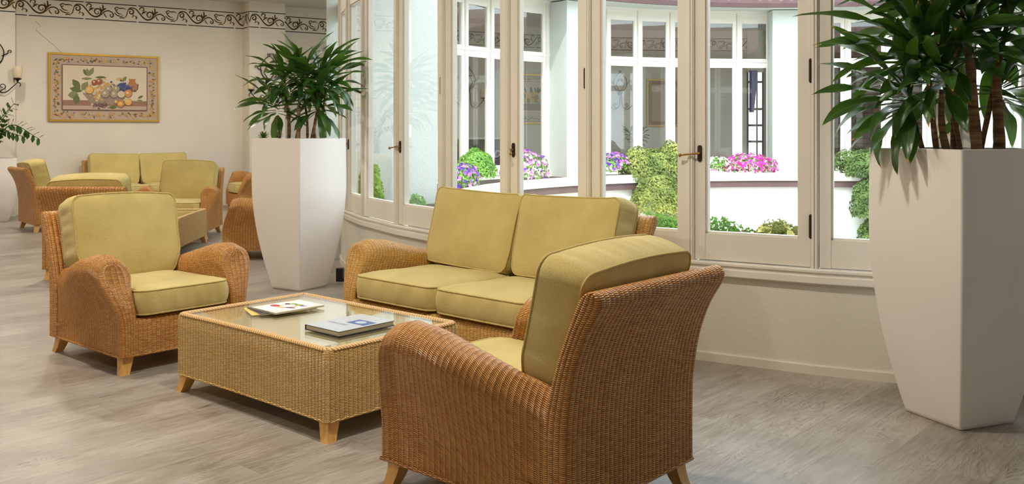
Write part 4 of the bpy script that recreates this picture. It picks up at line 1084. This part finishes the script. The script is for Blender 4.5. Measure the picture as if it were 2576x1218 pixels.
# small seedlings in the middle planter
# zz plant
def zz_plant():
    root = empty('zz_plant', (-7.30, 13.22, .84), 0, 'arching zz plant with paired oval leaves in the planter at far left', 'plant'); rs = np.random.default_rng(3)
    arcs = [((.0, .0), (.25, 0, .52), (.62, 0, .33), 10), ((-.05, .0), (.05, 0, .55), (.28, 0, .82), 6), ((.05, 0), (.12, 0, .42), (.40, 0, .36), 7), ((-.1, 0), (-.15, 0, .5), (-.4, .1, .7), 7), ((.02, .05), (.0, .1, .5), (.12, .2, .75), 6), ((0, -.05), (-.05, -.1, .45), (-.3, -.2, .55), 7), ((.03, 0), (.06, 0, .3), (.15, 0, .55), 6)]
    for (b, m_, e_, nl) in arcs:
        p, q = catmull([(b[0], b[1], -.02), (b[0] + .01, b[1], .25), m_, e_], 26); st = MB(); st.tube(p, np.linspace(.011, .004, 26), 7)
        stem = st.make('stem', 'zz', root, smooth=True); lf = MB()
        for k in range(nl):
            i = int(11 + (25 - 11) * k / (nl - 1)); d = p[min(25, i + 1)] - p[i - 1]; az = atan2(d[1], d[0]); el = atan2(d[2], math.hypot(d[0], d[1]))
            for s_ in (-1, 1):
                if abs(d[0]) + abs(d[1]) < .02: a2, e2_ = s_ * 1.4, .6
                else: a2, e2_ = az + s_ * .5, el + s_ * 1.1
                leaf_strip(lf, p[i], a2, e2_, .11, .028, .2, .1, rs, .15, 6, .02)
        lf.make('leaf_row', 'zz', stem, smooth=True)
zz_plant()
# narrow console with small succulents behind the middle planter
cs = empty('console_table', (-3.06, 13.3, 0), 0, 'dark wooden console behind the middle planter carrying small potted plants', 'console table')
mb = MB(); mb.box((-.58, -.15, 1.06), (.58, .15, 1.10)); mb.make('tabletop', 'bronze', cs)
for sx in (-1, 1):
    for sy in (-1, 1): mb = MB(); mb.box((sx * .54 - .02, sy * .12 - .02, 0), (sx * .54 + .02, sy * .12 + .02, 1.06)); mb.make('leg', 'bronze', cs)
def succulent(loc, n, L, label, seed):
    root = empty('potted_succulent', loc, 0, label, 'potted plant'); rs = np.random.default_rng(seed); mb = MB()
    mb.lathe([(0, 0), (.045, 0), (.06, .08), (.055, .08), (.05, .07), (0, .07)], 16); mb.make('pot', 'black', root, smooth=40)
    mb = MB()
    for k in range(n): leaf_strip(mb, (0, 0, .07), k * 2.4, 1.3 - 1.1 * k / n, L, .012, .3, 0, rs, .3, 6, .0)
    mb.make('leaf_rosette', 'leaf', root, smooth=True)
succulent((-3.52, 13.28, 1.10), 26, .12, 'small spiky succulent above the planter rim, left one', 1); succulent((-3.33, 13.32, 1.10), 24, .11, 'small spiky succulent above the planter rim, right one', 2)
lb = MB(); lb.box((-.07, -.02, 0), (.09, .02, .42)); lb.box((-.09, -.08, 0), (.11, .08, .02)); lo = lb.make('menu_stand', 'black', label='dark upright menu board standing behind the middle plant', cat='menu board'); lo.location = (-2.62, 13.3, 1.10)
# uplight and its cable next to the middle planter
ub = MB(); ub.box((-.03, -.03, 0), (.03, .03, .11)); o = ub.make('uplight', 'black', label='small black uplight on the floor behind the middle planter', cat='light'); o.location = (-1.47, 8.02, 0)
ub = MB(); p, q = catmull([(-1.44, 8.02, .01), (-1.40, 7.95, .012), (-1.37, 8.02, .008), (-1.33, 7.90, .008), (-1.28, 7.86, .008), (-1.22, 7.84, .008)], 40); ub.tube(p, .006, 7); ub.make('power_cable', 'black', smooth=True, label='black cable lying on the floor below the windows', cat='cable')

# fixture rings for the added fill lamps
for (x, y, pw) in FILL_LAMPS:
    mb = MB(); mb.lathe([(.085, 0), (.115, 0), (.12, -.008), (.11, -.014), (.085, -.014), (.085, 0)], 28); o = mb.make('fill_downlight', 'frame', label='added unseen ceiling downlight', cat='ceiling lamp', group='downlights added as warm fill', smooth=40); o.location = (x, y, ZC)

# ------------------------------------------------------------------ courtyard
cg = MB(); annulus(cg, 0.01, R, -.75, False, 64); cg.make('ground', 'grass', kind='structure')
LR = 5.2 - R
lg = MB(); ring_mesh(lg, [(LR, .43), (LR, .56), (LR + .07, .56), (LR + .07, .50), (-.10, .50)], full); lg.make('planter_ledge', 'board', kind='structure')
lb_ = MB(); ring_mesh(lb_, [(LR + .10, .32), (LR + .03, .32), (LR + .03, .43), (LR + .0, .43)], full); lb_.make('planter_band', 'brown', kind='structure')
lw = MB(); ring_mesh(lw, [(LR + .12, -.75), (LR + .12, .33)], full); lw.make('planter_wall', 'board', kind='structure')
sg = MB(); ring_mesh(sg, [(LR + .06, .515), (-.09, .515)], full); sg.make('planter_soil', 'soil', kind='structure')
# eaves: soffit, gutter board and tiled roof
ev = MB(); ring_mesh(ev, [(-.80, 3.40), (-.06, 3.43)], full); ev.make('soffit', 'stucco', kind='structure')
ev = MB(); ring_mesh(ev, [(-.80, 3.40), (-.86, 3.40), (-.88, 3.47), (-.88, 3.54), (-.80, 3.54)], full); ev.make('gutter', 'brown', kind='structure')
ev = MB(); ring_mesh(ev, [(-.86, 3.56), (-.1, 3.85), (4.5, 4.9)], full); ev.make('roof', 'roof', kind='structure')
tl = MB()
for k in range(0, 190):
    t = k * 360 / 190; c0 = rp(t, R - .90, 3.55); c1 = rp(t, R + .6, 4.03)
    tl.tube([c0, c1], .055, 8)
tl.make('roof_tiles', 'roof', kind='structure')
# piers against the ring
def pier(tc, wid, dep, z0, z1=3.40, n=1):
    c = rp(tc, R - dep / 2 - .06); ur = (rp(tc, 1) - rp(tc, 0)); ut = np.array((-ur[1], ur[0], 0)); mb = MB(); vs = []
    for z in (z0, z1):
        for (a, b) in ((-1, -1), (1, -1), (1, 1), (-1, 1)): q = c + ut * a * wid / 2 + ur * b * dep / 2; vs.append((q[0], q[1], z))
    mb.add(vs, [(0, 3, 2, 1), (4, 5, 6, 7), (0, 1, 5, 4), (1, 2, 6, 5), (2, 3, 7, 6), (3, 0, 4, 7)])
    mb.make('pier_%d' % n, 'stucco', kind='structure')
pier(87.0, .50, .42, .5, n=1); pier(125.9, .50, .45, .5, n=2); pier(55, .5, .42, .5, n=3); pier(20, .5, .42, .5, n=4); pier(-20, .5, .42, .5, n=5)
mb = MB(); c = np.array((-1.25, 9.95)); vs = []
for z in (-.75, 3.42):
    for (x, y) in ((-1.85, 9.35), (-.79, 9.9), (-.95, 10.5), (-2.0, 10.5)): vs.append((x, y, z))
mb.add(vs, [(0, 3, 2, 1), (4, 5, 6, 7), (0, 1, 5, 4), (1, 2, 6, 5), (2, 3, 7, 6), (3, 0, 4, 7)]); mb.make('pier_6', 'stucco', kind='structure')

def quads(mb, C, N, size, rs, mat=None, asp=.6):
    """scatter small folded leaves at C facing N"""
    n = len(C); N = N + rs.normal(0, .45, N.shape); N /= np.linalg.norm(N, axis=1)[:, None] + 1e-9
    A = rs.normal(0, 1, N.shape); A -= N * (A * N).sum(1)[:, None]; A /= np.linalg.norm(A, axis=1)[:, None] + 1e-9; B = np.cross(N, A)
    s_ = size * rs.uniform(.6, 1.25, n)[:, None]
    V = np.stack([C - A * s_, C + B * s_ * asp - N * s_ * .15, C + A * s_, C - B * s_ * asp - N * s_ * .15], 1).reshape(-1, 3)
    F = [(4 * i, 4 * i + 1, 4 * i + 2, 4 * i + 3) for i in range(n)]
    mb.add(V, F, np.tile([(0, .5), (.5, 1), (1, .5), (.5, 0)], (n, 1)), mat)
def blob(rs, n, cen, rad, fill=.25):
    d = rs.normal(0, 1, (n, 3)); d /= np.linalg.norm(d, axis=1)[:, None]; d[:, 2] = np.where(d[:, 2] < -.3, -d[:, 2], d[:, 2])
    f = 1 - fill * rs.uniform(0, 1, n) ** 2; b = 1 + .12 * np.sin(d[:, 0] * 7 + cen[0]) * np.cos(d[:, 2] * 6)
    return np.array(cen) + d * np.array(rad) * (f * b)[:, None], d
def flowers(mb, C, N, size, rs, mats):
    for c, nn in zip(C, N):
        nn = nn + rs.normal(0, .35, 3); nn /= np.linalg.norm(nn); a = np.cross(nn, (0, 0, 1.)); a /= np.linalg.norm(a) + 1e-9; b = np.cross(nn, a); s_ = size * rs.uniform(.75, 1.2)
        V = [c - nn * s_ * .35]; 
        for k in range(10):
            an = 2 * pi * k / 10; r_ = s_ * (1.0 if k % 2 == 0 else .78); V.append(c + (a * cos(an) + b * sin(an)) * r_ + nn * (0.05 * s_))
        mb.add(V, [(0, k + 1, (k + 1) % 10 + 1) for k in range(10)], None, mats[rs.integers(len(mats))])
def bush(name, th, r, z, rad, nleaf, leafm, nfl, mats, lsize, fsize, label, cat, seed, hang=None):
    rs = np.random.default_rng(seed); c = rp(th, r, z); ur = rp(th, 1) - rp(th, 0); a = radians(th)
    root = empty(name, tuple(c), a, label, cat)        # local x = outwards (towards wall), y = along the ledge
    mb = MB()
    for (cc, rr_, nn) in (hang or [((0, 0, 0), rad, nleaf)]):
        C, N = blob(rs, nn, cc, rr_, .3); quads(mb, C, N, lsize, rs)
    mb.make('foliage', leafm, root)
    inner_shade = MB()
    if nfl:
        fl = MB(); C, N = blob(rs, nfl, (0, 0, 0), tuple(np.array(rad) * 1.04), .1)
        C = C[(C[:, 0] < rad[0] * .4) | True]; flowers(fl, C, N, fsize, rs, mats); fl.make('blossom', None, root, kind='stuff')
    return root
# far flower boxes (opposite side), named from left to right
bush('petunia', 166, 5.36, .64, (.20, .55, .22), 1000, 'herb', 247, ['petal_purple', 'petal_violet', 'petal_pink', 'petal_purple'], .022, .030, 'purple petunias spilling over the white ledge, left of the green bush', 'flowering plant', 31)
bush('shrub', 157, 5.45, .72, (.22, .38, .30), 3600, 'herb', 0, [], .022, 0, 'light green bush between the purple petunias and the window post', 'bush', 32)
bush('petunia', 143.4, 5.40, .66, (.2, .52, .30), 1000, 'herb', 285, ['petal_pink', 'petal_white', 'petal_purple', 'petal_pink'], .022, .030, 'pale pink and white petunias in front of the plastered pier', 'flowering plant', 33)
bush('petunia', 122.6, 5.36, .68, (.2, .36, .22), 800, 'herb', 209, ['petal_purple', 'petal_pink', 'petal_violet', 'petal_pink'], .022, .030, 'pink and purple petunias beside the hanging juniper', 'flowering plant', 34)
bush('shrub', 114.6, 5.30, .45, (.5, .6, .5), 0, 'ivy', 0, [], .026, 0, 'large yellow-green creeping bush hanging over the white ledge, behind the sofa', 'bush', 35,
     hang=[((.05, 0, .1), (.36, .55, .40), 8200), ((-.22, .10, -.35), (.32, .42, .50), 7000), ((-.20, -.3, -.5), (.32, .36, .50), 6000), ((0, .3, .25), (.25, .25, .30), 1800), ((0, -.35, .3), (.25, .25, .34), 1800)])
bush('petunia', 101.2, 5.36, .66, (.18, .26, .16), 600, 'herb', 114, ['petal_white', 'petal_pink', 'petal_white'], .022, .030, 'white petunias at the left end of the magenta ones', 'flowering plant', 36)
bush('petunia', 95.6, 5.36, .64, (.18, .50, .22), 800, 'herb', 285, ['petal_magenta', 'petal_magenta', 'petal_pink'], .022, .032, 'bright magenta petunias on the white ledge across the courtyard', 'flowering plant', 37)
bush('petunia', 81.0, 5.40, .64, (.16, .34, .18), 1200, 'darkherb', 41, ['petal_navy', 'petal_violet', 'petal_red'], .022, .030, 'dark violet petunias beside the bush at right', 'flowering plant', 38)
bush('shrub', 74.2, 5.28, .30, (.5, .6, .5), 0, 'darkherb', 0, [], .028, 0, 'dark green climber hanging over the ledge beside the right planter', 'bush', 39,
     hang=[((0, .0, .3), (.34, .42, .34), 5000), ((-.2, -.05, -.3), (.32, .34, .55), 6000), ((-.2, -.1, -.9), (.30, .30, .45), 4000), ((.1, .3, .45), (.2, .3, .2), 500)])
# near flower box, right outside the lounge windows
bush('shrub', 231.3, 5.74, .56, (.16, .27, .18), 1500, 'herb', 0, [], .017, 0, 'green herbs outside the window above the right end of the sofa', 'bush', 41)
bush('shrub', 235.8, 5.74, .57, (.15, .17, .17), 1000, 'herb', 0, [], .015, 0, 'low green herbs at the left of the yellow petunias outside the window', 'bush', 42)
bush('petunia', 237.7, 5.78, .60, (.10, .07, .09), 260, 'herb', 8, ['petal_rose', 'petal_pink'], .014, .026, 'small rose petunias between the herbs and the yellow petunias', 'flowering plant', 43)
bush('petunia', 239.4, 5.76, .59, (.16, .15, .16), 1300, 'ivy', 16, ['petal_yellow', 'petal_white', 'petal_yellow', 'petal_yellow'], .015, .030, 'pale yellow petunias outside the window with the lowest hinge', 'flowering plant', 44)
bush('shrub', 195.6, 6.12, .62, (.11, .36, .38), 2400, 'herb', 0, [], .024, 0, 'bright green shrub outside the window beside the middle planter', 'bush', 46)
bush('shrub', 205.3, 5.94, .62, (.10, .10, .12), 160, 'herb', 0, [], .022, 0, 'low green sprigs at the foot of the plastered pier outside', 'bush', 47)
